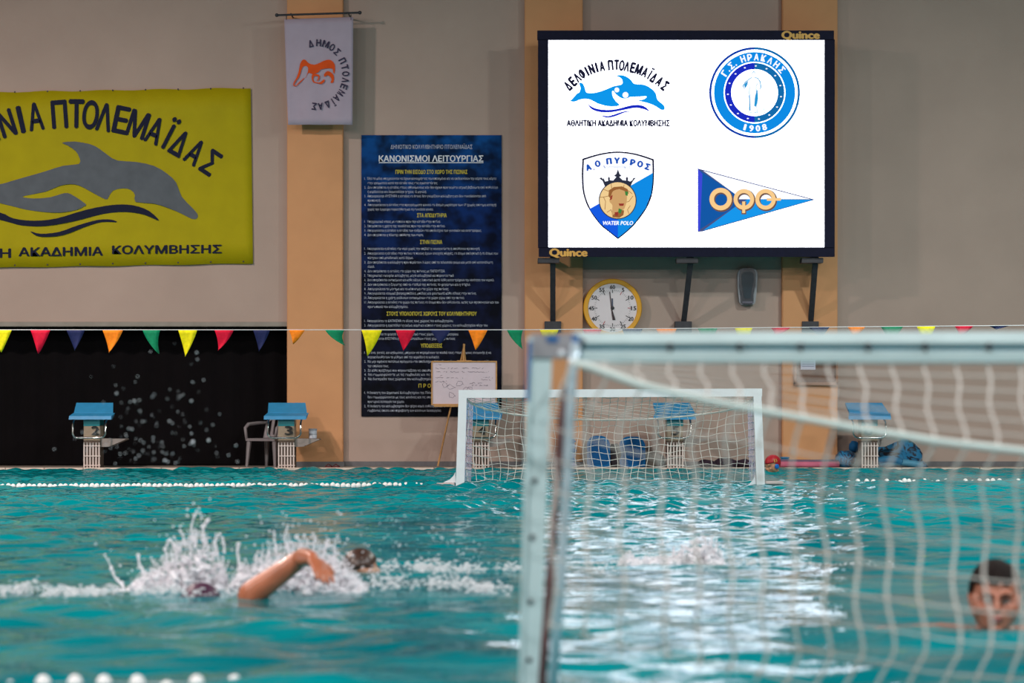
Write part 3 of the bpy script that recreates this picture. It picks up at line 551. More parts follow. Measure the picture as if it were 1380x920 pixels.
MB().flat([[(824.2, 402), (826, 402), (826.2, 415), (824.6, 415)]], CD-.019).build('minute_hand', mat('hand_blue', (50, 60, 90), .5), T, recalc=False)
MB().ell((cc.x, cc.y-.02, cc.z), (.025, .012, .025), 2).build('hub', M_dark, T, True)

# ------------------------------------------------------------------ wall dispenser
T = thing('wall_dispenser', P(1007, 411, WD), 'black and grey oval wall dispenser below the right half of the scoreboard', 'dispenser')
def outline(pts, d): return [(P(a, b, d).x, P(a, b, d).z) for a, b in pts]
shell = [(997,363),(1002,361),(1008,360.5),(1014,361.5),(1019,364),(1021,368),(1020.5,380),(1019.5,395),(1018,407),(1016,410),(1007,411),(999,410.5),(996.5,407),(995,395),(994,380),(994.3,368)]
MB().prism(outline(shell, WD-.1), WD-.10, WD).build('grey_shell', mat('grey_plastic', (150, 152, 160), .35), T)
front = [(998,364),(1003,361.8),(1008,361.2),(1013,362),(1017.5,365),(1018.5,372),(1018,385),(1015.5,397),(1015.5,408),(1012,410.3),(1002,410.3),(999,408),(998.5,397),(996.5,385),(996.8,372)]
MB().prism(outline(front, WD-.13), WD-.13, WD-.08).build('black_cover', mat('black_plastic', (24, 30, 44), .25), T)
MB().prism(outline([(999.5,370),(1003,366),(1008,365),(1013,366),(1016,370),(1016,378),(1013,390),(1012,402),(1003,402),(1001.5,390),(999.5,378)], WD-.14), WD-.14, WD-.12).build('window', mat('smoked_plastic', (48, 62, 72), .15), T)
MB().box(tuple(P(1000.5, 408.5, WD-.142)), tuple(P(1014.5, 406, WD-.125)+Vector((0, .012, 0)))).build('base_strip', mat('strip_grey', (90, 88, 105), .4), T)

# ------------------------------------------------------------------ notice board on right pillar
T = thing('notice_board', P(1100, 517, WD-.12), 'brown wooden notice board on the right peach pillar', 'notice board')
q0, q1 = P(1072, 517, WD-.15), P(1127, 455, WD-.15)
MB().box((q0.x, WD-.15, q0.z), (q1.x, WD-.12, q1.z), .004).build('back_panel', mat('brown_wood', (104, 66, 46), .5, var=.2, scale=9), T)
m = MB(); m.box((q0.x-.02, WD-.18, q0.z-.02), (q1.x+.02, WD-.12, q0.z+.02)); m.box((q0.x-.02, WD-.18, q0.z), (q0.x+.01, WD-.12, q1.z)); m.box((q1.x-.01, WD-.18, q0.z), (q1.x+.02, WD-.12, q1.z)); m.box((q0.x-.02, WD-.18, q1.z-.02), (q1.x+.02, WD-.12, q1.z+.01))
m.build('frame', mat('tan_wood', (150, 105, 78), .5, var=.15), T)
T2 = thing('paper_notice', P(1089, 498, WD-.156), 'white sheet of paper pinned on the brown notice board', 'paper')
MB().box(tuple(P(1079, 498, WD-.158)), tuple(P(1099, 478, WD-.158)+Vector((0, .003, 0)))).build('sheet', mat('paper', (205, 204, 222), .7), T2)
m = MB()
for y in (481, 484, 487, 490, 493): m.flat([[(1081, y), (1097, y), (1097, y+.8), (1081, y+.8)]], WD-.1595)
m.build('print', mat('paper_print', (140, 140, 165), .7), T2, recalc=False)

# ------------------------------------------------------------------ starting blocks
M_blue = mat('block_blue', (44, 142, 196), .5, var=.08, scale=10); M_tealp = mat('block_teal', (10, 128, 138), .4); M_beige = mat('block_beige', (160, 142, 122), .6, var=.12, scale=8)
M_step = mat('step_grey', (150, 140, 136), .6); M_slat = mat('slat_white', (226, 210, 205), .5); M_brownp = mat('slat_back', (98, 84, 76), .8); M_num = mat('number_black', (16, 16, 18), .6)
for i in range(5):
    cxp = 128+260.5*i; xo = (cxp-690)/104.0
    who = ['second', 'third', 'fourth', 'fifth', 'sixth'][i]
    T = thing('starting_block', (xo, 27.95, .02), ['starting block with number 2 in front of the black opening', 'starting block with number 3 and a small tub on its side step', 'starting block with number 4 behind the left half of the far goal net', 'starting block with number 5 behind the right half of the far goal net', 'starting block right of the far goal with blue sacks heaped at its foot'][i], 'starting block', 'starting blocks along the far pool edge')
    def bx(m, x0, x1, y0, y1, z0, z1, bev=0): m.box((xo+x0, y0, z0), (xo+x1, y1, z1), bev); return m
    bx(MB(), -.115, .095, 27.72, 27.98, .02, .37).build('lower_pedestal', M_brownp, T)
    bx(MB(), -.115, .095, 27.72, 27.98, .37, .58, .006).build('pedestal', M_beige, T)
    bx(MB(), -.115, .095, 27.715, 27.98, .56, .66, .004).build('teal_panel', M_tealp, T)
    for k in range(6):
        x_ = -.105+k*.0385; bx(MB(), x_-.008, x_+.008, 27.70, 27.72, .022, .35).build('slat', M_slat, T)
    [bx(MB(), -.11, .105, 27.69, 27.705, z_, z_+.012).build('slat_rail', M_slat, T) for z_ in (.05, .17, .30)]
    # front lip and tilted platform
    m = MB(); m.add([(xo-.29, 27.64, .645), (xo+.255, 27.64, .645), (xo+.255, 27.66, .69), (xo-.29, 27.66, .69), (xo-.25, 27.82, .645), (xo+.235, 27.82, .645), (xo+.275, 27.80, .73), (xo-.26, 27.80, .73)], [(0,1,2,3),(5,4,7,6),(3,2,6,7),(0,4,5,1),(0,3,7,4),(1,5,6,2)]); m.build('front_lip', M_blue, T)
    m = MB(); z0, z1 = .735, .862
    rs_ = (300-cxp)*.0057; rl, rr_x = (cxp-26+rs_-690)/FPX*28.02, (cxp+23.5+rs_-690)/FPX*28.02
    m.add([(xo-.255, 27.80, z0), (xo+.25, 27.80, z0), (rr_x, 28.02, z1), (rl, 28.02, z1), (xo-.255, 27.80, z0-.03), (xo+.25, 27.80, z0-.03), (rr_x, 28.02, z1-.04), (rl, 28.02, z1-.04)], [(0,1,2,3),(4,5,6,7),(0,1,5,4),(1,2,6,5),(2,3,7,6),(3,0,4,7)]); m.build('platform', M_blue, T)
    bx(MB(), -.24, .24, 27.785, 27.80, .69, .712).build('platform_gap', M_num, T)
    if i != 4 or True:
        m = MB(); pc = 128; text_box(m, str(i+2), cxp-6+1, cxp+5+1, 573.5, 585.5, 27.70, .03, 4); m.build('lane_number', M_num, T, recalc=False)
    hp = [(-.235, 27.80, .66), (-.235, 27.66, .61), (-.235, 27.62, .56), (-.235, 27.62, .46), (-.215, 27.62, .425), (-.18, 27.62, .41), (.12, 27.62, .41), (.16, 27.62, .425), (.185, 27.62, .46), (.185, 27.62, .56), (.185, 27.66, .61), (.185, 27.80, .66)]
    MB().tube([(xo+a, b_, c_) for a, b_, c_ in hp], .0125, 8).build('grab_handle', M_chrome, T, True)
    m = MB(); s_ = 1
    m.add([(xo+.095, 27.78, .40), (xo+.41, 27.78, .395), (xo+.41, 28.05, .395), (xo+.095, 28.05, .40), (xo+.095, 27.78, .29), (xo+.20, 27.78, .295), (xo+.41, 27.78, .385), (xo+.095, 28.05, .29), (xo+.20, 28.05, .295), (xo+.41, 28.05, .385)], [(0,1,2,3), (0,4,5,6,1), (3,2,9,8,7), (4,7,8,5), (5,8,9,6), (1,6,9,2), (0,3,7,4)]); m.build('side_step', M_step, T)

tb = P(421.5, 591.5, 27.9)
T = thing('white_tub', (tb.x, 27.92, .398), 'small white lidded tub standing on the step of starting block 3', 'tub')
MB().lathe((tb.x, 27.92, .398), [(.048, 0), (.052, .01), (.052, .105)], 20).build('body', mat('tub_white', (214, 216, 228), .4), T, True)
MB().lathe((tb.x, 27.92, .503), [(.055, 0), (.056, .02), (.05, .024), (.002, .024)], 20).build('lid', mat('tub_lid', (170, 172, 184), .4), T)
MB().lathe((tb.x, 27.92, .45), [(.0535, 0), (.0535, .006)], 20).build('band', M_dark, T)

# ------------------------------------------------------------------ plastic chair by block 3
T = thing('plastic_chair', P(364, 630, 28.45), 'grey moulded plastic armchair beside starting block 3 in front of the black opening', 'chair')
M_pl = mat('grey_white_plastic', (135, 128, 132), .5, var=.08)
c0 = Vector((P(364, 0, 28.45).x, 28.45, .02)); RZ = Matrix.Rotation(math.radians(-28), 3, 'Z')
def lc(x, y, z): return c0+RZ @ Vector((x, y, z))
for sx, sy in ((-.2, -.19), (.2, -.19), (-.19, .2), (.19, .2)):
    MB().tube([lc(sx*1.12, sy*1.12, 0), lc(sx, sy, .36)], [.02, .034], 6).build('leg', M_pl, T)
m = MB(); o_ = [lc(a, b_, z_) for z_ in (.34, .375) for a, b_ in ((-.23, -.23), (.23, -.23), (.21, .21), (-.21, .21))]; m.add(o_, [(3,2,1,0),(4,5,6,7),(0,1,5,4),(1,2,6,5),(2,3,7,6),(3,0,4,7)]); m.build('seat', M_pl, T)
m = MB(); vs = []; fs = []; NB = 12
for i in range(NB+1):
    a = -1+2*i/NB; hx = .235*a; top_ = .70-.09*a*a*a*a-.03*a*a; yb_ = .21+.05*(1-a*a)
    for j in range(7): t = j/6; vs.append(lc(hx*(1+.03*t), yb_+.09*t-.03*abs(a), .36+(top_-.36)*t))
for i in range(NB):
    for j in range(6):
        if 1 <= j <= 4 and i % 2 == 1 and 0 < i < NB-1: continue      # open slots between the back slats
        fs.append((i*7+j, i*7+j+1, (i+1)*7+j+1, (i+1)*7+j))
o_ = m.add(vs, fs).build('backrest', M_pl, T, True); o_.modifiers.new('s', 'SOLIDIFY').thickness = .016
for s_ in (-1, 1):
    MB().tube([lc(s_*.235, .24, .58), lc(s_*.26, .1, .575), lc(s_*.262, -.12, .56), lc(s_*.25, -.21, .51), lc(s_*.225, -.215, .36)], [.02, .024, .026, .024, .022], 6).build('armrest', M_pl, T, True)

# ------------------------------------------------------------------ poolside clutter
M_kb = mat('kickboard_blue', (0, 84, 140), .7, var=.1, rgb2=(0, 98, 158), scale=9)
def kick(x0, x1, ytop, d, label, lean=.12):
    T = thing('kickboard', (P((x0+x1)/2, 0, d).x, d, .02), label, 'kickboard', 'blue kickboards leaning at the foot of the wall')
    xa, xb, zt_ = P(x0, 0, d).x, P(x1, 0, d).x, wz(ytop, d); r_ = .13; pts = [(xa+.01, .022), (xb-.01, .022), (xb, .08), (xb, zt_-r_)]
    for k in range(1, 7): a = k/7*PI/2; pts.append((xb-r_+r_*math.cos(a), zt_-r_+r_*math.sin(a)))
    for k in range(0, 7): a = PI/2+k/7*PI/2; pts.append((xa+r_+r_*math.cos(a), zt_-r_+r_*math.sin(a)))
    pts.append((xa, .08)); m = MB().prism(pts, d-.02, d+.025)
    m.v = [(a, b_+lean*(c_-.02)/.4, c_) for a, b_, c_ in m.v]; m.build('board', M_kb, T)
    ins = [((a-(xa+xb)/2)*.8+(xa+xb)/2, (c_-.2)*.82+.2) for a, c_ in pts]; m = MB().prism(ins, d-.026, d-.018); m.v = [(a, b_+lean*(c_-.02)/.4, c_) for a, b_, c_ in m.v]; m.build('raised_face', mat('kick_face', (0, 76, 132), .7), T)
kick(791, 822.5, 587, 28.3, 'blue rounded kickboard propped by the wall nearer the peach pillar')
kick(835, 870, 588, 28.3, 'blue rounded kickboard propped by the wall nearer starting block 5')
def blob(name, c, r, m_, label, cat, seed=1, amp=.18, sub=3, group=None, flatz=True):
    v, f = ICO[sub]; rs = np.random.default_rng(seed); vv = v.copy(); k = rs.normal(0, 3.0, (6, 3)); ph = rs.uniform(0, 6, 6)
    dsp = sum(np.sin(vv @ k[i]+ph[i])/(1+i*.4) for i in range(6))*amp*.35
    vv = vv*(1+dsp[:, None])*np.array(r)+np.array(c)
    if flatz: vv[:, 2] = np.maximum(vv[:, 2], .022)
    o = MB().add(vv, f).build(name, m_, None, True); return tag(o, label, cat, group)
M_dkbag = mat('dark_bag', (44, 40, 46), .8, var=.3, scale=12)
blob('sports_bag', (P(829, 0, 28.35).x, 28.40, .12), (.10, .10, .20), M_dkbag, 'dark cloth bag standing between the two blue kickboards', 'bag', 3)
blob('sports_bag', (P(882, 0, 28.35).x, 28.36, .08), (.13, .12, .15), mat('grey_bag', (100, 98, 92), .8, var=.25, scale=9), 'slumped grey bag right of the right kickboard', 'bag', 4)
for k, (x, r_) in enumerate(((953, .11), (978, .14), (1003, .10))):
    blob('dark_towel', (P(x, 0, 28.2).x, 28.25, .05), (r_*1.15, .09, .075), mat('plum_cloth', (58, 44, 58), .9, var=.35, scale=14), ['crumpled dark plum towel on the deck, nearest starting block 5', 'crumpled dark plum towel on the deck, middle of three', 'crumpled dark plum towel on the deck, nearest the right goalpost'][k], 'towel', 10+k, .3, group='dark towels on the deck behind the far goal')
# folded striped towels by the pillar
T = thing('towel_stack', P(768, 628, 28.2), 'stack of folded lilac and blue towels left of the kickboards', 'towels')
for k in range(6):
    MB().box((P(757, 0, 28.2).x, 28.1, .02+k*.062), (P(777, 0, 28.2).x-.006*(k % 3), 28.36, .02+k*.062+.056), .02).build('folded_towel', mat('lilac_towel', (176, 170, 196), .9) if k % 2 == 0 else mat('blue_towel', (90, 100, 150), .9), T)
# flip flop
for k, x in enumerate((443, 453)):
    T = thing('flip_flop', (P(x, 0, 27.9).x, 27.9, .021), ['red flip flop on the pool edge, left of the pair', 'red flip flop on the pool edge, right of the pair'][k], 'flip flop', 'pair of red flip flops')
    c_ = (P(x, 0, 27.9).x, 27.9); MB().box((c_[0]-.045, c_[1]-.13, .021), (c_[0]+.045, c_[1]+.13, .038), .008).build('sole', mat('red_rubber', (110, 30, 36), .6), T)
    MB().tube([(c_[0]-.045, c_[1]+.02, .035), (c_[0], c_[1]-.07, .07), (c_[0]+.045, c_[1]+.02, .035)], .006, 6).build('strap', mat('red_rubber', (110, 30, 36)), T)
# pink foam noodles and blue items, right of the goal
nd = 28.1
for k, (xa, xb, z_) in enumerate(((1050, 1131, .06), (1052, 1128, .085))):
    T = MB().tube([P(xa, 0, nd).xy.to_3d()+Vector((0, k*.1, z_)), P((xa+xb)/2, 0, nd).xy.to_3d()+Vector((0, .02+k*.1, z_-.005)), P(xb, 0, nd).xy.to_3d()+Vector((0, k*.1, z_))], .037, 12).build('pool_noodle', mat('pink_foam', (206, 112, 140), .8) if k == 0 else mat('dusky_foam', (120, 96, 120), .8), None, True)
    tag(T, ['pink foam noodle lying along the foot of the right pillar, in front', 'dusky mauve foam noodle lying behind the pink one'][k], 'pool noodle', 'foam noodles at the foot of the pillar')
T = thing('blue_box', P(1059, 620, 28.28), 'small blue box on the deck behind the red-capped head', 'box')
q_ = P(1059, 0, 28.25).x; MB().box((q_-.055, 28.3, .022), (q_+.055, 28.4, .13), .008).build('body', mat('box_blue', (26, 112, 160), .5), T); MB().box((q_-.06, 28.295, .13), (q_+.06, 28.405, .15), .006).build('lid', mat('box_lid', (36, 124, 172), .5), T)
def netmat(name, a, b_, sc=9):
    m = bpy.data.materials.new(name); m.use_nodes = True; n = m.node_tree.nodes; L = m.node_tree.links; p = n['Principled BSDF']; p.inputs['Roughness'].default_value = .6
    tc = n.new('ShaderNodeTexCoord'); wv = n.new('ShaderNodeTexNoise'); wv.inputs['Scale'].default_value = sc*1.5; wv.inputs['Distortion'].default_value = 2.5; wv.inputs['Detail'].default_value = 3
    L.new(tc.outputs['Object'], wv.inputs['Vector']); r = n.new('ShaderNodeValToRGB'); L.new(wv.outputs['Fac'], r.inputs[0]); r.color_ramp.elements[0].position = .44; r.color_ramp.elements[0].color = lin(a); r.color_ramp.elements[1].position = .53; r.color_ramp.elements[1].color = lin(b_)
    L.new(r.outputs[0], p.inputs['Base Color']); return m
M_sack = netmat('blue_black_sack', (18, 24, 44), (24, 112, 158), 4)
M_sack2 = netmat('blue_sack', (22, 44, 84), (30, 122, 172), 5)
blob('tarpaulin_heap', (P(1207, 0, 28.3).x, 28.28, .06), (.36, .22, .30), M_sack, 'big heap of folded blue and black tarpaulin right of the last starting block', 'tarpaulin', 21, .30, 4)
blob('blue_sack', (P(1140, 0, 28.2).x, 28.22, .12), (.14, .14, .12), M_sack2, 'squat blue sack left of the last starting block', 'sack', 22, .25, 3, 'blue sacks by the last starting block')
T = blob('blue_sack', (P(1152, 0, 28.4).x, 28.42, .28), (.075, .08, .08), mat('sack_top_blue', (24, 96, 150), .7, var=.2), 'small round blue sack perched behind the squat one', 'sack', 23, .2, 3, 'blue sacks by the last starting block', False)
blob('grey_bag', (P(1151, 0, 28.4).x, 28.44, .12), (.10, .07, .12), mat('mesh_grey', (120, 118, 116), .8, var=.2, scale=20), 'grey mesh bag under the small round blue sack', 'bag', 24, .15)
for k, (xa, xb, z_, r_) in enumerate(((1184, 1243, .085, .045), (1183, 1215, .12, .055))):
    o = MB().tube(spline([P(xa, 0, 27.98).xy.to_3d()+Vector((0, 0, z_-.02)), P((xa+xb)/2, 0, 27.97).xy.to_3d()+Vector((0, 0, z_)), P(xb, 0, 27.98).xy.to_3d()+Vector((0, 0, z_-.035))], 6), r_, 12).build('rolled_mat', mat('rolled_blue', (74, 140, 172), .6, var=.15) if k == 0 else mat('rolled_blue2', (34, 112, 156), .6, var=.15), None, True)
    tag(o, ['long pale blue rolled mat lying in front of the tarpaulin heap', 'short darker blue rolled mat against the last starting block'][k], 'rolled mat', 'rolled mats in front of the tarpaulin heap')

# ------------------------------------------------------------------ black curtain in the opening
m = MB(); vs = []; fs = []; xa, xb = XL+.2, wx(388)+.2; NC = 260
for i in range(NC+1):
    x = xa+(xb-xa)*i/NC; y = WD+.5+.03*math.sin(i*.9)
    vs += [(x, y, .03), (x, y, zo+.25)]
for i in range(NC): fs.append((2*i, 2*i+1, 2*i+3, 2*i+2))
o = m.add(vs, fs).build('black_curtain', M_black, None, True); tag(o, 'black curtain closing the wide opening under the yellow banner', 'curtain')

# ------------------------------------------------------------------ bunting
BU = 22.8
T = thing('pennant_string', P(0, 444, BU), 'string of backstroke pennants in five colours stretched over the pool', 'bunting')
sy = lambda x: 444.3-max(0, x-700)*.0088+(.0006*(x-350)*0)
MB().tube([P(x, sy(x), BU) for x in range(-400, 1801, 50)], .0045, 6).build('string', mat('cord_white', (225, 222, 225), .7), T)
PC = {'y': ('pennant_yellow', (222, 212, 8)), 'r': ('pennant_red', (206, 12, 52)), 'n': ('pennant_navy', (26, 34, 78)), 'o': ('pennant_orange', (240, 130, 24)), 'g': ('pennant_green', (0, 124, 84))}
PN = [(3, 13, 'y', 30, -1), (54.5, 13.5, 'r', 32, -3), (102, 12.5, 'n', 28, -1), (152, 14, 'o', 31, -5), (204, 12, 'g', 32, 10), (253, 13, 'y', 36, -3), (302, 13, 'r', 28, -8), (352.5, 11.5, 'n', 29, -3.5), (400, 11, 'o', 19, -5), (451, 13, 'g', 21, 13), (501, 14, 'y', 35, -6), (546.5, 13.5, 'r', 28, -3), (594, 14, 'n', 19, -1), (644, 13, 'o', 27, -3), (694, 11, 'g', 26, 10),
      (740, 13, 'y', 27, 0), (798, 13, 'r', 28, 2), (852, 14, 'n', 27, 0), (898, 14, 'o', 28, 2), (953.5, 13.5, 'g', 27, 0), (1002, 12, 'y', 30, 0), (1052, 13.5, 'r', 12, -8), (1104, 14, 'n', 14, 4), (1154, 12, 'o', 16, -4), (1202, 15, 'g', 22, -2), (1248, 12.5, 'y', 30, -2), (1299, 12.5, 'r', 16, -6), (1346, 14, 'n', 5, -3), (1395, 13, 'o', 22, 3), (1444, 13, 'g', 30, 2)]
for (x, hw, c_, ln, tip) in PN:
    m = MB(); vs = []; fs = []; NR = 7
    for j in range(NR+1):
        t = j/NR; wv_ = hw*(1-t)**.92
        for i in range(5):
            u = -1+i/2; p = P(x+u*wv_+tip*t*t, sy(x)+ln*t, BU); p.y += .02*math.sin(2.2*t+u*1.3+x)*t+(.03 if tip > 5 else 0)*u*t; vs.append(p)
    for j in range(NR):
        for i in range(4): fs.append((j*5+i, j*5+i+1, (j+1)*5+i+1, (j+1)*5+i))
    o = m.add(vs, fs).build('pennant', mat(PC[c_][0], PC[c_][1], .7, var=.14, scale=30), T, True, recalc=False); o.modifiers.new('s', 'SOLIDIFY').thickness = .003
    o['label'] = {'y': 'yellow', 'r': 'red', 'n': 'navy', 'o': 'orange', 'g': 'green'}[c_]+' pennant'

# ------------------------------------------------------------------ lane ropes
M_float = mat('float_white', (236, 232, 232), .35, var=.04)
def rope_thing(d, y, x0, x1, label, floats, r, cable_x, wob=0, sub=2):
    T = thing('float_rope', P((x0+x1)/2, y, d), label, 'float rope', 'float ropes on the water')
    MB().tube([P(x, y+1, d) for x in np.linspace(cable_x[0], cable_x[1], 12)], .008, 6).build('cable', mat('rope_grey', (150, 160, 160), .7), T)
    base = MB().ell(tuple(T.location), (r*.95, r*1.15, r*1.15), sub).build('float', M_float, T, True); first = True
    for (x, dy) in floats:
        o = base if first else base.copy()
        if not first: COL.objects.link(o)
        o.parent = T; o.location = P(x, y+dy, d)-T.location; first = False
    return T
fl_ = []; x = -45.0
while x < 562: fl_ += [(x, random.uniform(-.6, .5)-x*.003), (x+6.3, random.uniform(-.4, .9)-x*.003)]; x += 14.1
rope_thing(21.6, 655.8, -45, 562, 'white float rope across the far left water in front of starting blocks 2 and 3', fl_, .029, (-60, 565))
fr = [(1144, 1.5), (1156, -.5), (1168, -.6), (1177, 0), (1186, 2), (1195, -.8), (1207, 1.6), (1213, 1.2), (1219, -1.4), (1225, -.6), (1232, .6), (1239, 1.9), (1246, -1), (1256, 2), (1264, .6), (1275, -.8), (1283, 0), (1292, 2), (1301, -.9), (1311, 1.2), (1320, -1), (1331, -.9), (1338, -1.4), (1347, -1), (1356, 1.5), (1361, .3), (1372, -1), (1384, 0), (1398, 1), (1412, -.6), (1430, 0)]
rope_thing(23.1, 649.5, 1140, 1430, 'white half-sunken float rope right of the far goal', fr, .03, (1135, 1450))
fn = []
for x in (-30, 14, 58, 101, 140, 185, 225, 265, 316, 350, 382, 410, 450, 487): fn.append((x, 8 if x in (-30, 14, 225, 350, 450) else 0))
rope_thing(6.15, 921.5, 0, 500, 'nearest float rope, only white float tops peeping up at the bottom edge', fn, .024, (-60, 560), sub=3)

# ------------------------------------------------------------------ goals
def cords(mb, paths, r, n=5):
    for p in paths: mb.tube(p, r, n, False)
def bilerp(grid, u, v):
    nu, nv = len(grid)-1, len(grid[0])-1; a = min(int(u*nu), nu-1); b_ = min(int(v*nv), nv-1); fu, fv = u*nu-a, v*nv-b_
    return (grid[a][b_]*(1-fu)+grid[a+1][b_]*fu)*(1-fv)+(grid[a][b_+1]*(1-fu)+grid[a+1][b_+1]*fu)*fv
# far goal
GD = 22.0
T = thing('water_polo_goal', P(822, 655, GD), 'white water polo goal at the far end of the pool', 'goal', 'two water polo goals')
def quadbar(pts, dep=.075):
    m = MB(); f_ = [P(a, b_, GD) for a, b_ in pts]; k_ = [p+Vector((0, dep, 0)) for p in f_]; return m.add(f_+k_, [(0,1,2,3),(4,5,6,7),(0,1,5,4),(1,2,6,5),(2,3,7,6),(3,0,4,7)])
quadbar([(618, 525.3), (1027, 523.3), (1027, 534), (618, 536)]).build('crossbar', M_white, T)
quadbar([(618, 536), (629, 536), (625.5, 657), (614, 657)]).build('post', M_white, T); quadbar([(1015.5, 534), (1026.3, 534), (1031, 655), (1020, 656)]).build('post', M_white, T)
for s_, x0, x1, y0 in ((-1, 588, 613, 650), (1, 1032, 1054, 648)):
    a, e = P(x0, y0+4, GD-.02), P(x1, y0, GD+.12); MB().box(tuple(a), tuple(e), .006).build('float_foot', mat('foot_pink', (206, 186, 184), .5), T)
    g_ = [(613.5, 636), (614, 650), (597, 650), (606, 646), (611, 641)] if s_ < 0 else [(1018, 640), (1019, 652), (1008, 654), (1014, 648)]
    MB().prism(outline(g_, GD+.03), GD+.03, GD+.06).build('gusset', M_white, T)
ns = []   # far net surface: top panel to back rope, then back panel down
NU = 36
def fback(u):   # pixel y of the sagging back rope
    x = 629+u*387; s_ = 4*u*(1-u); y = 538+28*(s_**.55); return x, y
rowsT, rowsB = 7, 9
def farnet(u, v):      # v in 0..1 roof, 1..2 back
    x, yb_ = fback(u); dn = .45*min(1, 6*min(u, 1-u)+.05)
    if v <= 1:
        y0 = 536-u*2; p = P(x, y0+(yb_-y0)*(v**.8), GD+.04); q_ = Vector(p); q_.y = GD+.04+dn*v; return q_
    t = v-1; p = P(x, yb_+(648-yb_)*t, GD+.04); q_ = Vector(p); q_.y = GD+.04+dn+.05*math.sin(t*PI); q_.x += .02*math.sin(t*7+u*17)+(.06*(1-2*u))*t*0; return q_
M_net = mat('net_white', (226, 222, 216), .7, var=.06, scale=20)
m = MB(); paths = []
for i in range(NU+1): paths.append([farnet(i/NU, v) for v in np.linspace(0, 2, 24)])
for j in range(rowsT+rowsB+1):
    v = j/rowsT if j <= rowsT else 1+(j-rowsT)/rowsB; paths.append([farnet(u, v)+Vector((0, 0, .012*math.sin(u*60+j))) for u in np.linspace(0, 1, 60)])
cords(m, paths, .0028, 4); m.build('net', M_net, T)['kind'] = 'stuff'
cords(m2 := MB(), [[farnet(u, 1) for u in np.linspace(0, 1, 60)]], .009, 6); m2.build('net_rope', M_net, T)
m = MB()          # side net panels
for x0, x1, s_ in ((1016, 1008, 1), (629, 637, -1)):
    for k in range(5): m.tube([P(x0+(x1-x0)*k/4, 537+8*k/4, GD+.05+.09*k), P(x0+(x1-x0)*k/4+s_*3, 648, GD+.06+.09*k)], .0045, 4, False)
    for j in range(12): y = 542+j*9; m.tube([P(x0, y, GD+.05), P(x1, y+1, GD+.42)], .0045, 4, False)
o = m.build('side_net', mat('lilac_net', (206, 198, 222), .7), T); tag(o, kind='stuff')

# near goal
ND = 5.59; S_ = FPX/ND
M_gw = mat('goal_paint', (198, 216, 218), .32, var=.06, scale=9, coat=.3); M_teal_groove = mat('groove_teal', (64, 120, 136), .4, var=.15); M_brace_shade = mat('rusty_brown', (96, 62, 62), .6, var=.3, scale=30); M_bolt = mat('black_hook', (20, 26, 36), .5); M_tape = mat('blue_tape', (36, 92, 148), .5, var=.2, scale=20)
T = thing('water_polo_goal', P(715, 955, ND), 'blurred near water polo goal with blue-white frame filling the right foreground', 'goal', 'two water polo goals')
xg0, xg1 = P(772, 0, ND).x, P(690+3.14*S_, 0, ND).x
def prof_bar(prof, x0, x1, name, mt):          # prof: (y,z) section extruded along x
    n_ = len(prof); vs = [(x0, a, b_) for a, b_ in prof]+[(x1, a, b_) for a, b_ in prof]
    tri = tessellate_polygon([[Vector((a, b_, 0)) for a, b_ in prof]])
    fs = [tuple(t) for t in tri]+[tuple(i+n_ for i in t) for t in tri]+[(i, (i+1) % n_, (i+1) % n_+n_, i+n_) for i in range(n_)]
    return MB().add(vs, fs).build(name, mt, T)
zz = lambda py: wz(py, ND)
prof_bar([(ND, zz(464)), (ND-.004, zz(461)), (ND, zz(448)), (ND+.008, zz(446.5)), (ND+.07, zz(446.5)), (ND+.075, zz(450)), (ND+.075, zz(488)), (ND+.008, zz(489)), (ND, zz(487)), (ND-.004, zz(474)), (ND+.004, zz(472)), (ND+.018, zz(471)), (ND+.018, zz(465.5))], xg0, xg1, 'crossbar', M_gw)
MB().box((xg0, ND+.012, zz(473.2)), (xg1, ND+.0185, zz(463.8))).build('crossbar_groove', M_teal_groove, T)
for x in (785, 903, 997, 1079, 1170, 1247, 1333, 1420, 1500, 1590, 1680, 1770, 1870):
    p = P(x, 466 if x > 800 else 460, ND); m = MB(); m.ell((p.x, ND+.002, p.z), (.0085, .012, .0085), 2); m.tube([(p.x, ND+.01, p.z), (p.x, ND-.012, p.z-.004), (p.x, ND-.008, p.z-.014)], .003, 6); m.build('net_hook', M_bolt, T, True)
# left post: channel section, leaning slightly
def leanbar(pts, d0, d1, name, mt):
    f_ = [P(a, b_, ND) for a, b_ in pts]; vs = [Vector((p.x, d0, p.z)) for p in f_]+[Vector((p.x, d1, p.z)) for p in f_]
    return MB().add(vs, [(0,1,2,3),(4,5,6,7),(0,1,5,4),(1,2,6,5),(2,3,7,6),(3,0,4,7)]).build(name, mt, T)
leanbar([(715, 478), (744, 478), (727, 958), (701, 958)], ND, ND+.075, 'post', M_gw)
leanbar([(711, 455), (717, 455), (703, 958), (698, 958)], ND-.012, ND+.075, 'post_flange', M_gw)
leanbar([(711, 460), (716.5, 460), (713, 540), (708, 540)], ND-.0135, ND-.011, 'blue_tape', M_tape)
leanbar([(714, 450), (776, 449), (772, 482), (714, 482)], ND-.01, ND+.07, 'corner_bracket', mat('bracket_grey', (158, 156, 162), .4, metal=.3, var=.15, scale=30))
leanbar([(770, 452), (780, 452), (782, 478), (773, 478)], ND-.016, ND-.008, 'corner_tape', M_tape)
leanbar([(737, 452), (752, 452), (752, 461), (737, 461)], ND-.016, ND-.008, 'corner_label', M_tape)
MB().ell(P(757, 476, ND-.015), (.008, .006, .009), 2).build('corner_bolt', M_white, T, True)
for (x, y) in ((720, 648), (717.5, 724), (715, 811), (713, 889)):
    MB().ell(P(x, y, ND-.002), (.0075, .008, .0075), 2).build('net_hook', M_bolt, T, True)
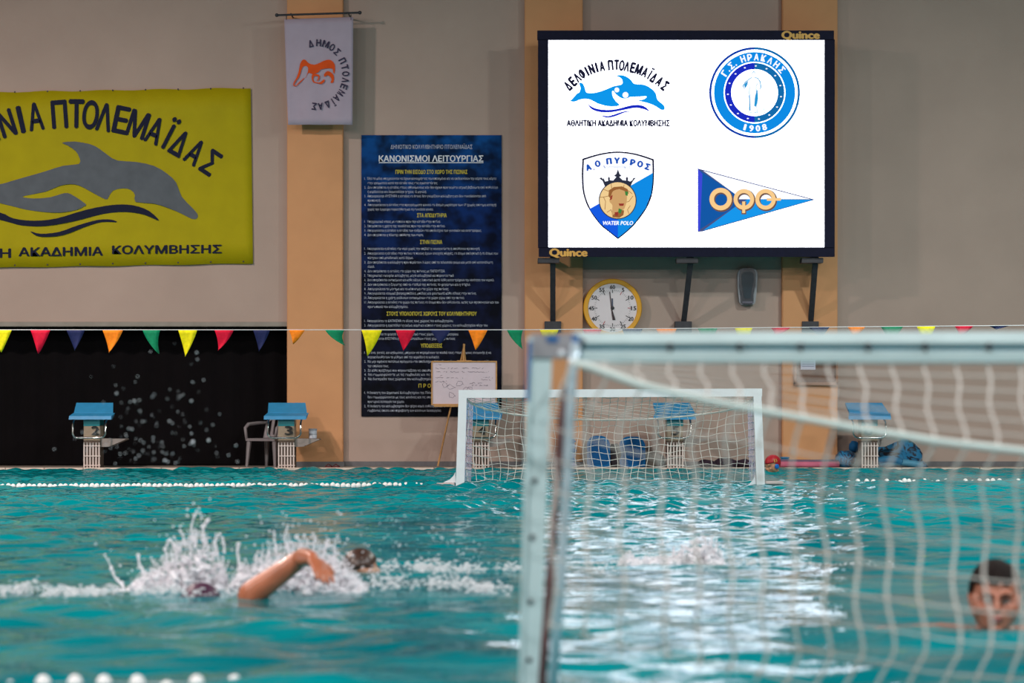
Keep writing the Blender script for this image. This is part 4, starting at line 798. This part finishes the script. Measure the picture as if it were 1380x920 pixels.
MB().tube([P(776, 462, ND-.01), P(771, 500, ND-.02), P(765, 640, ND-.02), P(756, 780, ND-.02), P(742, 958, ND-.02)], .0135, 12).build('rear_brace', mat('brace_paint', (190, 206, 216), .25, metal=.35, var=.08), T, True)
o = MB().tube([P(761, 520, ND), P(757, 560, ND), P(751, 640, ND), P(744, 740, ND), P(735, 860, ND), P(728, 958, ND)], [.006, .011, .011, .011, .011, .011], 8).build('brace_strut', M_brace_shade, T, True); o['label'] = 'rusty brown strut beside the brace'  # dark brown strip stands in for the shaded left edge of the brace tube
leanbar([(2310, 478), (2340, 478), (2345, 958), (2315, 958)], ND, ND+.075, 'post', M_gw)
# near net: roof panel from crossbar towards the camera down to the heavy rope, then hanging panel
NDr = 5.28
def ropey(px):          # px measured at the rope
    pts = [(771, 486), (800, 494), (870, 520), (960, 541), (1040, 556), (1150, 577), (1260, 595), (1380, 608), (1515, 614), (1700, 604), (1900, 575), (2100, 540), (2310, 486)]
    for (a, b_), (c_, d_) in zip(pts, pts[1:]):
        if px <= c_: return b_+(d_-b_)*(px-a)/(c_-a)
    return 486
def nearnet(i, v, row=None):      # i: strand, v 0..1 roof, >1 hanging rows of 45 px
    xt = 771+43*i; yr = ropey(min(max(xt+8, 771), 2310)); xr = xt+14*math.sin(min(i, 6)/6*PI/2)
    if v <= 1:
        dd = ND+.03+(NDr-ND-.03)*v; x = xt+(xr-xt)*v+5*math.sin(v*9+i*.5)*min(1, v*3)*(1-v*.5); y = 487+(yr-487)*v; return P(x, y, dd)
    t = (v-1); bend = -(26 if i < 12 else 22)*math.sin(min(t/1.6, 1)*PI/2); y = yr+44*t; dd = NDr+.03*math.sin(t*.8)
    x = xr+bend+(8 if i > 2 else 0)*t*.25+4*math.sin(t*2.1+i*.7)
    if y > 880: x -= (y-880)*.45
    return P(x, y+1.2*math.sin(i*1.7+t), dd)
m = MB(); paths = []; NI = 36
for i in range(NI+1): paths.append([nearnet(i, v) for v in list(np.linspace(0, 1, 12))+list(np.linspace(1.08, 9.2, 60))])
m.__init__(); cords(m, paths, .0044, 6)
kn = MB()
pr = []
for j in range(1, 6): pr.append([nearnet(i/3, j/6) for i in range(0, NI*3+1)])
for j in range(1, 9): pr.append([nearnet(i/3, 1+j) for i in range(0, NI*3+1)])
cords(m, pr, .0028, 5)
for i in range(NI+1):
    for j in range(1, 9): kn.ell(nearnet(i, 1+j), .0078, 1)
o = m.build('net', mat('near_net', (214, 206, 200), .8, var=.05, trans=.42), T, True); tag(o, kind='stuff')
o = kn.build('net_knots', mat('near_net', (214, 206, 200)), T, True); tag(o, kind='stuff')
MB().tube([nearnet(i/2, 1) for i in range(0, NI*2+1)], .0085, 8).build('net_rope', mat('near_rope', (208, 218, 214), .7), T, True)
for x, y in ((800, 500), (815, 506)): pass

# ------------------------------------------------------------------ people
def remesh(mb, name, mt, parent, vox=.006, sm=6):
    o = mb.build(name, mt, parent, True, recalc=False)
    r = o.modifiers.new('r', 'REMESH'); r.mode = 'VOXEL'; r.voxel_size = vox; r.use_smooth_shade = True
    s = o.modifiers.new('s', 'SMOOTH'); s.iterations = sm; s.factor = .5
    dg = bpy.context.evaluated_depsgraph_get(); me = bpy.data.meshes.new_from_object(o.evaluated_get(dg), depsgraph=dg)
    old = o.data; o.modifiers.clear(); o.data = me; bpy.data.meshes.remove(old)
    me.polygons.foreach_set('use_smooth', [True]*len(me.polygons)); return o
def skinmat(name, a, var=.12):
    return mat(name, a, .38, var=var, scale=14, sss=.12, coat=.25)
def head_into(mb, M, s=1.0, neck=True):
    def e(c, r, sub=3): mb.ell(M @ Vector([v*s for v in c]), tuple(v*s for v in r), sub, M)
    def c(a, b_, ra, rb): mb.capsule(M @ Vector([v*s for v in a]), M @ Vector([v*s for v in b_]), ra*s, rb*s)
    e((0, .012, .030), (.076, .094, .088), 4); e((0, -.018, -.040), (.064, .066, .066)); e((0, -.030, -.074), (.049, .048, .038)); e((0, -.064, -.096), (.021, .017, .017))
    for s_ in (-1, 1):
        e((s_*.047, .0, -.058), (.021, .032, .034)); e((s_*.038, -.060, -.026), (.021, .018, .018)); e((s_*.011, -.092, -.030), (.009, .010, .007)); e((s_*.028, -.078, .024), (.024, .012, .009))
        e((s_*.078, .006, -.008), (.009, .019, .031)); e((s_*.085, .012, .004), (.006, .014, .018)); e((s_*.062, -.01, -.02), (.018, .05, .05))
    c((0, -.081, .018), (0, -.100, -.024), .009, .0125); e((0, -.083, -.051), (.024, .010, .0065)); e((0, -.081, -.063), (.021, .011, .0075)); e((0, -.036, .055), (.052, .04, .045))
    if neck: c((0, .012, -.07), (0, .030, -.17), .052, .058)
def hand_into(mb, wrist, d, up, s=1.0, curl=.5):   # palm and five fingers from a wrist along d; up = back of hand
    d = Vector(d).normalized(); side = d.cross(Vector(up)).normalized(); u = side.cross(d).normalized(); w_ = Vector(wrist)
    Mh = Matrix((side, d, u)).transposed()
    mb.ell(w_+d*.05*s, (.040*s, .052*s, .015*s), 3, Mh)
    for k, (o_, ln) in enumerate(((-.030, .068), (-.010, .078), (.010, .074), (.029, .058))):
        b0 = w_+d*.088*s+side*o_*s; p1 = b0+(d*math.cos(curl*.5)-u*math.sin(curl*.5))*ln*.5*s+side*o_*.25*s; p2 = p1+(d*math.cos(curl*1.3)-u*math.sin(curl*1.3))*ln*.32*s; p3 = p2+(d*math.cos(curl*1.8)-u*math.sin(curl*1.8))*ln*.2*s
        mb.capsule(b0-d*.02*s, p1, .0095*s, .0085*s); mb.capsule(p1, p2, .0085*s, .008*s); mb.capsule(p2, p3, .008*s, .0068*s)
    t0 = w_+d*.025*s-side*.030*s; t1 = t0+(d*.6-side*.7-u*.2).normalized()*.04*s; t2 = t1+(d*.9-side*.25-u*.25).normalized()*.034*s
    mb.capsule(t0, t1, .0125*s, .0105*s); mb.capsule(t1, t2, .0105*s, .0085*s)
def scalp(M, s, name, mt, parent, keep, off=1.05, noise=.0, sub=4, c0=(0, .012, .030), r=(.076, .094, .088)):
    v, f = ICO[sub]; ks = [keep(p) for p in v]; rs = np.random.default_rng(2)
    vs = [M @ Vector([(c0[i]+v[j][i]*r[i]*(off+(noise*rs.normal() if noise else 0)))*s for i in range(3)]) for j in range(len(v))]
    fs = [t for t in f if all(ks[i] for i in t)]; used = sorted({i for t in fs for i in t}); mp_ = {a: k for k, a in enumerate(used)}
    o = MB().add([vs[i] for i in used], [tuple(mp_[i] for i in t) for t in fs]).build(name, mt, parent, True); sd = o.modifiers.new('s', 'SOLIDIFY'); sd.thickness = .008*s; sd.offset = 0; return o
M_hair = mat('dark_hair', (30, 20, 18), .85, var=.35, scale=60, bump=.8, bscale=160)

# A: boy treading water at the right, face to the camera
pd = 7.6; S7 = FPX/pd; hc = P(1341, 806, pd)
MA = Matrix.Translation(hc) @ Euler((math.radians(2), math.radians(1.5), math.radians(-9))).to_matrix().to_4x4()
T = thing('person', (hc.x, pd, -.6), 'dark-haired person treading water at the right edge, face to the camera', 'person')
m = MB(); hs = 1.06; head_into(m, MA, hs)
sh_z = -.075; L_ = hc+Vector((-.185, .05, -.142)); R2 = hc+Vector((.185, .05, -.144)); nk = hc+Vector((0, .03, -.165)); ch = hc+Vector((0, .05, -.33)); pv = hc+Vector((0, .12, -.68))
m.capsule(nk, L_, .056, .052); m.capsule(nk, R2, .056, .052); m.ell(ch, (.165, .105, .17), 3); m.ell((ch+pv)/2, (.135, .09, .18), 3); m.ell(pv, (.15, .10, .11), 3)
Le = hc+Vector((-.42, -.02, -.134)); Lw = hc+Vector((-.50, -.18, -.190)); m.capsule(L_, Le, .049, .037); m.capsule(Le, Lw, .037, .026); hand_into(m, Lw, (-.55, -.45, -.12), (0, 0, 1), .95, .3)
Re = hc+Vector((.42, -.02, -.16)); Rw = hc+Vector((.50, -.22, -.17)); m.capsule(R2, Re, .049, .037); m.capsule(Re, Rw, .037, .026); hand_into(m, Rw, (.5, -.5, -.12), (0, 0, 1), .95, .3)
for s_ in (-1, 1):
    hp_ = pv+Vector((s_*.09, 0, -.05)); kn_ = hp_+Vector((s_*.12, -.22, -.32)); an_ = kn_+Vector((s_*-.04, .22, -.30)); m.capsule(hp_, kn_, .078, .052); m.capsule(kn_, an_, .050, .034); m.capsule(an_, an_+Vector((s_*.03, -.14, -.08)), .034, .022)
remesh(m, 'body', skinmat('skin_tan', (176, 108, 84)), T, .0055, 5)
def hl(c): return MA @ Vector([v*hs for v in c])
for s_ in (-1, 1):
    e_ = MB().ell(hl((s_*.030, -.079, .001)), (.0135*hs, .009*hs, .0065*hs), 2).build('eye', mat('eye_white', (190, 180, 175), .2), T, True)
    MB().ell(hl((s_*.030, -.0865, .001)), (.0056*hs, .003*hs, .0056*hs), 2).build('iris', mat('iris_dark', (40, 26, 20), .15), e_, True)
    MB().tube([hl((s_*.014, -.096, .020)), hl((s_*.030, -.095, .0255)), hl((s_*.050, -.080, .020))], [.003, .0042, .0025], 6).build('eyebrow', M_hair, T, True)
    MB().tube([hl((s_*.016, -.0885, .005)), hl((s_*.030, -.0905, .0095)), hl((s_*.044, -.082, .004))], .0022, 6).build('eyelid', mat('lash_dark', (70, 44, 38), .6), T, True)
MB().ell(hl((0, -.0925, -.0575)), (.022*hs, .004*hs, .0018*hs), 2).build('mouth_line', mat('mouth_dark', (92, 40, 40), .5), T, True)
m = MB(); m.ell(hl((0, -.0905, -.0525)), (.021*hs, .005*hs, .0045*hs), 2); m.ell(hl((0, -.0895, -.0632)), (.018*hs, .0055*hs, .0055*hs), 2); m.build('lips', mat('lip', (172, 96, 88), .35), T, True)
def hairkeep(p):
    x_, y_, z_ = p
    if y_ < -.45: return z_ > .25+.05*math.sin(x_*11)
    if y_ < .12: return z_ > .25-max(0, y_+.62)*1.15
    return z_ > -.70
scalp(MA, hs, 'hair', M_hair, T, hairkeep, 1.10, .014, 4)

# crawl swimmers
def swimmer(name, hx, d, label, mt, recov=None, head_z=-.03, cap=None, capname='hair', dirx=1, tor=-.085, hs=.95, pitch=18, vox=.009):
    T = thing('person', (hx, d, -.1), label, 'person'); m = MB(); H = Vector((hx, d, head_z))
    Mh = Matrix.Translation(H) @ (Matrix.Rotation(math.radians(pitch)*dirx, 3, 'Y') @ Matrix(((0, 0, -dirx), (-dirx, 0, 0), (0, 1, 0)))).to_4x4()
    head_into(m, Mh, hs, False)
    X_ = Vector((dirx, 0, 0)); sh = H+X_*.20+Vector((0, 0, tor-head_z)); m.capsule(H+X_*.05+Vector((0, 0, -.03)), sh, .050, .062)
    shN = sh+Vector((0, -.17, .01)); shF = sh+Vector((0, .17, .01)); m.capsule(shN, shF, .058, .058)
    c1_ = sh+X_*.12; c2_ = sh+X_*.36+Vector((0, 0, .005)); pv_ = sh+X_*.52+Vector((0, 0, .0))
    m.ell(c1_, (.18, .165, .092), 3); m.ell(c2_, (.20, .13, .08), 3); m.ell(pv_, (.14, .15, .092), 3)
    for s_ in (-1, 1):
        hp_ = pv_+Vector((dirx*.04, s_*.085, -.01)); kn_ = hp_+Vector((dirx*.40, 0, -.05 if s_ > 0 else .0)); an_ = kn_+Vector((dirx*.38, 0, .055 if s_ > 0 else .02)); m.capsule(hp_, kn_, .078, .052); m.capsule(kn_+Vector((0, 0, 0)), an_, .052, .034); m.capsule(an_, an_+Vector((dirx*.16, 0, -.03+.04*(s_ > 0))), .032, .018)
    # lead arm forward, far side
    e1 = shF+Vector((-dirx*.28, .03, -.05)); w1 = e1+Vector((-dirx*.25, 0, -.06)); m.capsule(shF, e1, .046, .036); m.capsule(e1, w1, .036, .026); hand_into(m, w1, (-dirx, 0, -.2), (0, 0, 1), 1, .1)
    if recov:
        sN, eN, wN, hd = [Vector(v) for v in recov]; m.capsule(shN, sN, .052, .056); m.capsule(sN, (sN+eN)/2, .056, .048); m.capsule((sN+eN)/2, eN, .048, .038); m.capsule(eN, (eN+wN)/2, .040, .037); m.capsule((eN+wN)/2, wN, .037, .027); hand_into(m, wN, hd, (.3, -.2, 1), 1.0, .35)
    else:
        e2 = shN+Vector((dirx*.27, -.04, -.06)); w2 = e2+Vector((dirx*.24, 0, -.04)); m.capsule(shN, e2, .046, .036); m.capsule(e2, w2, .036, .026); hand_into(m, w2, (dirx, 0, -.1), (0, 0, 1), 1, .3)
    remesh(m, 'body', mt, T, vox, 4)
    o = scalp(Mh, hs, capname, cap or M_hair, T, lambda p: (p[2] > -.85 and p[1] > -.15) or p[2] > .35, 1.07, 0 if cap else .012, 3)
    return T
sk2 = skinmat('skin_warm', (186, 108, 76)); sk3 = skinmat('skin_shade', (176, 124, 98))
db = 9.05; sx_ = P(278, 795, db)
TB = swimmer('b', sx_.x, db, 'crawl swimmer in a dark purple cap with bent arm raised out of the water', sk2,
        recov=(P(338, 801, db-.17), P(407, 751, db-.20), P(421, 752, db-.40), (.42, -.72, -.40)), head_z=-.066, tor=-.14, cap=mat('purple_cap', (74, 36, 62), .45), capname='swim_cap', vox=.0065)
dc = 10.42
TC = swimmer('c', P(491, 0, dc).x, dc, 'dark-haired swimmer further back, only the top of the head above water', sk3, head_z=-.008, hs=.94, tor=-.135, cap=mat('wet_dark_hair', (42, 28, 26), .35, rgb2=(84, 56, 44), scale=50), capname='hair')
de = 9.62
TE = swimmer('e', P(250, 0, de).x-1.62, de, 'submerged swimmer at the left edge kicking up the left splash', sk3, head_z=-.08, tor=-.12)

# keeper with red cap beside the far goal
kd = 25.6; kc = P(1041, 627, kd)
T = thing('person', (kc.x, kd, -.5), 'goalkeeper in a red water polo cap number 13 beside the far right goalpost', 'person')
MK = Matrix.Translation(kc) @ Euler((math.radians(14), 0, math.radians(-62))).to_matrix().to_4x4()
m = MB(); head_into(m, MK, .98); ch = kc+Vector((.02, .03, -.34)); m.capsule(kc+Vector((.0, .02, -.16)), kc+Vector((-.03, -.17, -.21)), .055, .055); m.capsule(kc+Vector((.0, .02, -.16)), kc+Vector((.03, .19, -.21)), .055, .055); m.ell(ch, (.12, .17, .17), 3); m.ell(ch+Vector((0, 0, -.25)), (.1, .14, .16), 3)
for s_ in (-1, 1):
    a0 = kc+Vector((-.03*s_*-1, .18*s_, -.21)); a1 = a0+Vector((-.22, .05*s_, -.04)); a2 = a1+Vector((-.22, -.02, .02)); m.capsule(a0, a1, .046, .036); m.capsule(a1, a2, .036, .027); hand_into(m, a2, (-1, 0, 0), (0, 0, 1), 1, .3)
    h0 = ch+Vector((0, .08*s_, -.38)); h1 = h0+Vector((-.25, .05*s_, -.25)); h2 = h1+Vector((.2, 0, -.3)); m.capsule(h0, h1, .075, .05); m.capsule(h1, h2, .05, .034)
remesh(m, 'body', skinmat('skin_keeper', (206, 146, 112)), T, .008, 4)
CAP = scalp(MK, .98, 'cap', mat('cap_red', (176, 18, 34), .5), T, lambda p: p[2] > .12 if p[1] < -.2 else p[2] > -.62, 1.07, 0, 4)
kl = lambda c: MK @ Vector([v*.98 for v in c])
for s_ in (-1, 1):
    g_ = MB().lathe((0, 0, 0), [(.002, -.010), (.020, -.010), (.028, -.004), (.030, .006), (.002, .008)], 20, 'Y'); g_.v = [tuple(kl((s_*(.088-v[1]*1), .004+v[0], -.010+v[2]))) for v in g_.v]; g_.build('ear_guard', mat('guard_blue', (30, 120, 215), .35), T)
m = MB(); raw, fcs = text_raw('13', .04, 3); raw = (raw-raw.mean(0))[:, :2]; vs = []
for a, b_ in raw*.055: vs.append(kl((.0815-.35*abs(b_)*.0+.004-(b_+.0)*.30*(1 if b_ > 0 else .1), .010+a*1.0, .062+b_*.95)))
m.add(vs, fcs).build('cap_number', mat('cap_yellow', (230, 190, 90), .5), CAP, recalc=False)

# ------------------------------------------------------------------ splashes
M_foam = mat('foam', (250, 246, 252), .35, var=.01, trans=.12); M_drop = mat('droplet', (225, 228, 235), .15, var=.02, trans=.15)
def splash(name, d, prof, wy, label, n=2200, rmin=.004, rmax=.013, dj=.22, strands=(), seed=1, base=.0, drops=60):
    rs = np.random.default_rng(seed); m = MB(); xs_ = [p[0] for p in prof]; ys_ = [p[1] for p in prof]; s_ = FPX/d
    for _ in range(n):
        x = rs.uniform(xs_[0], xs_[-1]); yt = np.interp(x, xs_, ys_); t = rs.random()**1.5; y = wy-(wy-yt)*t+rs.normal(0, 1.2)
        r = (rmin+(rmax-rmin)*rs.random()**2)*(1.0-.5*t)*.72; dd = d+rs.normal(0, dj*.5)*(1-.5*t)
        p = P(x, y, d); p.y = dd; m.ell(p, (r*rs.uniform(.8, 1.6), r, r*rs.uniform(.7, 1.3)), 1)
    for pts, r0 in strands:
        q_ = spline([P(a, b_, d) for a, b_ in pts], 5)
        m.tube(q_, [r0*(1-.55*i/len(q_)) for i in range(len(q_))], 6)
        for p in q_: 
            if rs.random() < .8: m.ell(p+Vector(rs.normal(0, .003, 3)), r0*rs.uniform(.7, 1.5), 1)
        m.ell(q_[-1], r0*1.5, 1)
    for _ in range(drops):
        x = rs.uniform(xs_[0]-15, xs_[-1]+15); yt = np.interp(x, xs_, ys_); y = yt-abs(rs.normal(0, 22)); m.ell(P(x, y, d+rs.normal(0, .1)), rs.uniform(.0025, .0065), 1)
    base = MB()
    for _ in range(int((xs_[-1]-xs_[0])*2.2)):
        x = rs.uniform(xs_[0]+3, xs_[-1]-3); yt = np.interp(x, xs_, ys_); t = rs.random()**1.3*.72; r = .020*(1-.6*t); p = P(x, wy-(wy-yt)*t, d); p.y += rs.normal(0, .07); base.ell(p, (r*1.2, r, r), 1)
    bo = remesh(base, 'core', M_foam, None, .0075, 1); me_ = bo.data
    va = np.array([v.co for v in me_.vertices]); va += rs.normal(0, .0022, va.shape); m.add(va, [tuple(p.vertices) for p in me_.polygons]); bpy.data.objects.remove(bo)
    o = m.build(name, M_foam, None, True, recalc=False); return tag(o, label, 'splash', None, 'stuff')
rs0 = random.Random(11)
def rnd_strands(prof, n, up, r=.004):
    out = []
    for _ in range(n):
        k = rs0.randrange(len(prof)-1); x = rs0.uniform(prof[k][0], prof[k+1][0]); y = np.interp(x, [p[0] for p in prof], [p[1] for p in prof]); dx = rs0.uniform(-8, 8); h = rs0.uniform(.05, 1)**1.5*up
        out.append(([(x, y+18), (x+dx*.3, y+4), (x+dx, y-h)], r*rs0.uniform(.35, .9)))
    return out
pf1 = [(150, 797), (175, 793), (188, 772), (200, 768), (215, 752), (232, 742), (243, 728), (255, 722), (268, 716), (280, 722), (290, 738), (298, 748), (303, 768), (306, 798)]
splash('splash', 9.38, pf1, 800, 'tall white splash left of the purple-capped swimmer', 3300, seed=2, drops=50,
       strands=[([(167, 790), (155, 778), (150, 765)], .006), ([(150, 765), (146, 756), (141, 747)], .003), ([(196, 775), (188, 760), (186, 748)], .006), ([(262, 730), (258, 712), (262, 694)], .005), ([(276, 735), (274, 712), (279, 701)], .0055), ([(262, 694), (268, 690), (272, 698)], .003), ([(243, 742), (232, 730), (228, 727), (222, 740)], .0055), ([(292, 742), (290, 726), (296, 720)], .005), ([(302, 745), (302, 732), (300, 724)], .004), ([(250, 735), (247, 722), (243, 716)], .004)]+rnd_strands(pf1[4:], 22, 14))
pf2 = [(308, 798), (316, 775), (324, 752), (332, 768), (345, 752), (360, 742), (372, 738), (386, 730), (400, 736), (418, 732), (432, 728), (446, 732), (458, 742), (470, 760), (486, 782), (500, 795)]
splash('splash', 9.3, pf2, 799, 'broad white splash behind the raised bent arm', 4600, seed=3, drops=90, rmax=.012,
       strands=[([(322, 760), (320, 742), (322, 732)], .005), ([(372, 745), (370, 728), (369, 716)], .004), ([(386, 738), (384, 722), (388, 708)], .004), ([(404, 742), (404, 730), (400, 722)], .004)]+rnd_strands(pf2[3:-3], 30, 16))
pf3 = [(826, 766), (838, 750), (848, 742), (858, 752), (880, 750), (900, 748), (918, 738), (930, 728), (946, 722), (958, 722), (968, 735), (976, 755), (984, 766)]
splash('splash', 10.9, pf3, 768, 'white kicked-up splash right of the near goalpost', 3000, seed=4, drops=40, rmax=.014, strands=rnd_strands(pf3[5:], 14, 8))
# foam lying on the surface
M_foam2 = mat('thin_foam', (240, 240, 244), .4, var=.02, trans=.5)
def foam(name, d, segs, label, n, seed):
    rs = np.random.default_rng(seed); m = MB()
    for _ in range(n):
        x0, x1, wy, hh = segs[rs.integers(len(segs))]; x = rs.uniform(x0, x1); py = wy-abs(rs.normal(0, hh)); dd = d+rs.normal(0, .10); r = rs.uniform(.003, .0085)
        if math.sin(x*.11+seed)+math.sin(x*.043+seed*2) < -.35 and rs.random() < .75: continue
        p = P(x, py, d); p.y = dd; p.z = max(p.z, float(wave(p.x, dd))); m.ell(p, (r*rs.uniform(1, 2.2), r*1.2, r*.7), 1)
    return tag(m.build(name, M_foam2, None, True, recalc=False), label, 'foam', None, 'stuff')
foam('foam_trail', 9.0, [(-30, 60, 797, 6), (-30, 150, 798, 3), (60, 330, 799, 3)], 'thin white foam trail at the left edge of the water', 1000, 5)
foam('foam_trail', 9.3, [(500, 640, 788, 7), (520, 680, 792, 4), (640, 690, 795, 3)], 'white foam patches right of the splash behind the arm', 650, 6)
foam('foam_trail', 10.42, [(515, 600, 768, 6), (540, 700, 768, 5), (560, 830, 769, 3)], 'white foam trail over the back of the dark-haired swimmer', 750, 7)
foam('foam_trail', 10.9, [(770, 840, 767, 3), (980, 1060, 768, 4), (1000, 1200, 769, 1.5)], 'faint foam trail either side of the kicked-up splash', 300, 8)
# flying droplets
rs = np.random.default_rng(9); m = MB()
for _ in range(130):
    x = rs.normal(205, 45); y = 625-abs(rs.normal(0, 60)); m.ell(P(x, y, 9.0+rs.normal(0, .3)), rs.uniform(.0010, .0038), 1)
for x, y, r in ((157, 530, .008), (181, 540, .008), (260, 595, .012), (281, 593, .010), (258, 540, .008), (265, 475, .007), (266, 484, .006), (178, 578, .007), (222, 620, .009), (226, 622, .007), (73, 605, .006), (116, 607, .005), (129, 160+400, .003), (318, 600, .007), (308, 613, .006), (320, 622, .006)): m.ell(P(x, y, 9.0), r*.6, 1)
tag(m.build('water_droplets', M_drop, None, True, recalc=False), 'water droplets flying in front of the black opening', 'droplets', None, 'stuff')
m = MB()
for _ in range(120): m.ell(P(rs.uniform(480, 700), rs.uniform(690, 760), 9.6+rs.normal(0, .3)), rs.uniform(.0015, .005), 1)
for x, y in ((129, 733), (350, 696), (382, 706), (455, 690), (538, 735), (583, 711), (596, 725), (610, 729), (617, 742), (624, 746)): m.ell(P(x, y, 9.3), .0065, 1)
tag(m.build('water_droplets', M_drop, None, True, recalc=False), 'water droplets flying right of the dark-haired swimmer', 'droplets', None, 'stuff')
print('objects', len(bpy.data.objects))

for o in bpy.data.objects:
    if any(k in o.name for k in ('lettering', '_print', 'numerals', 'red_marks', 'handwriting', 'motto', 'crest_', 'ball_seams', 'shade', 'dots', 'pennant_letter', 'emblem', 'wave_print')) and o.type == 'MESH': o['kind'] = 'stuff'
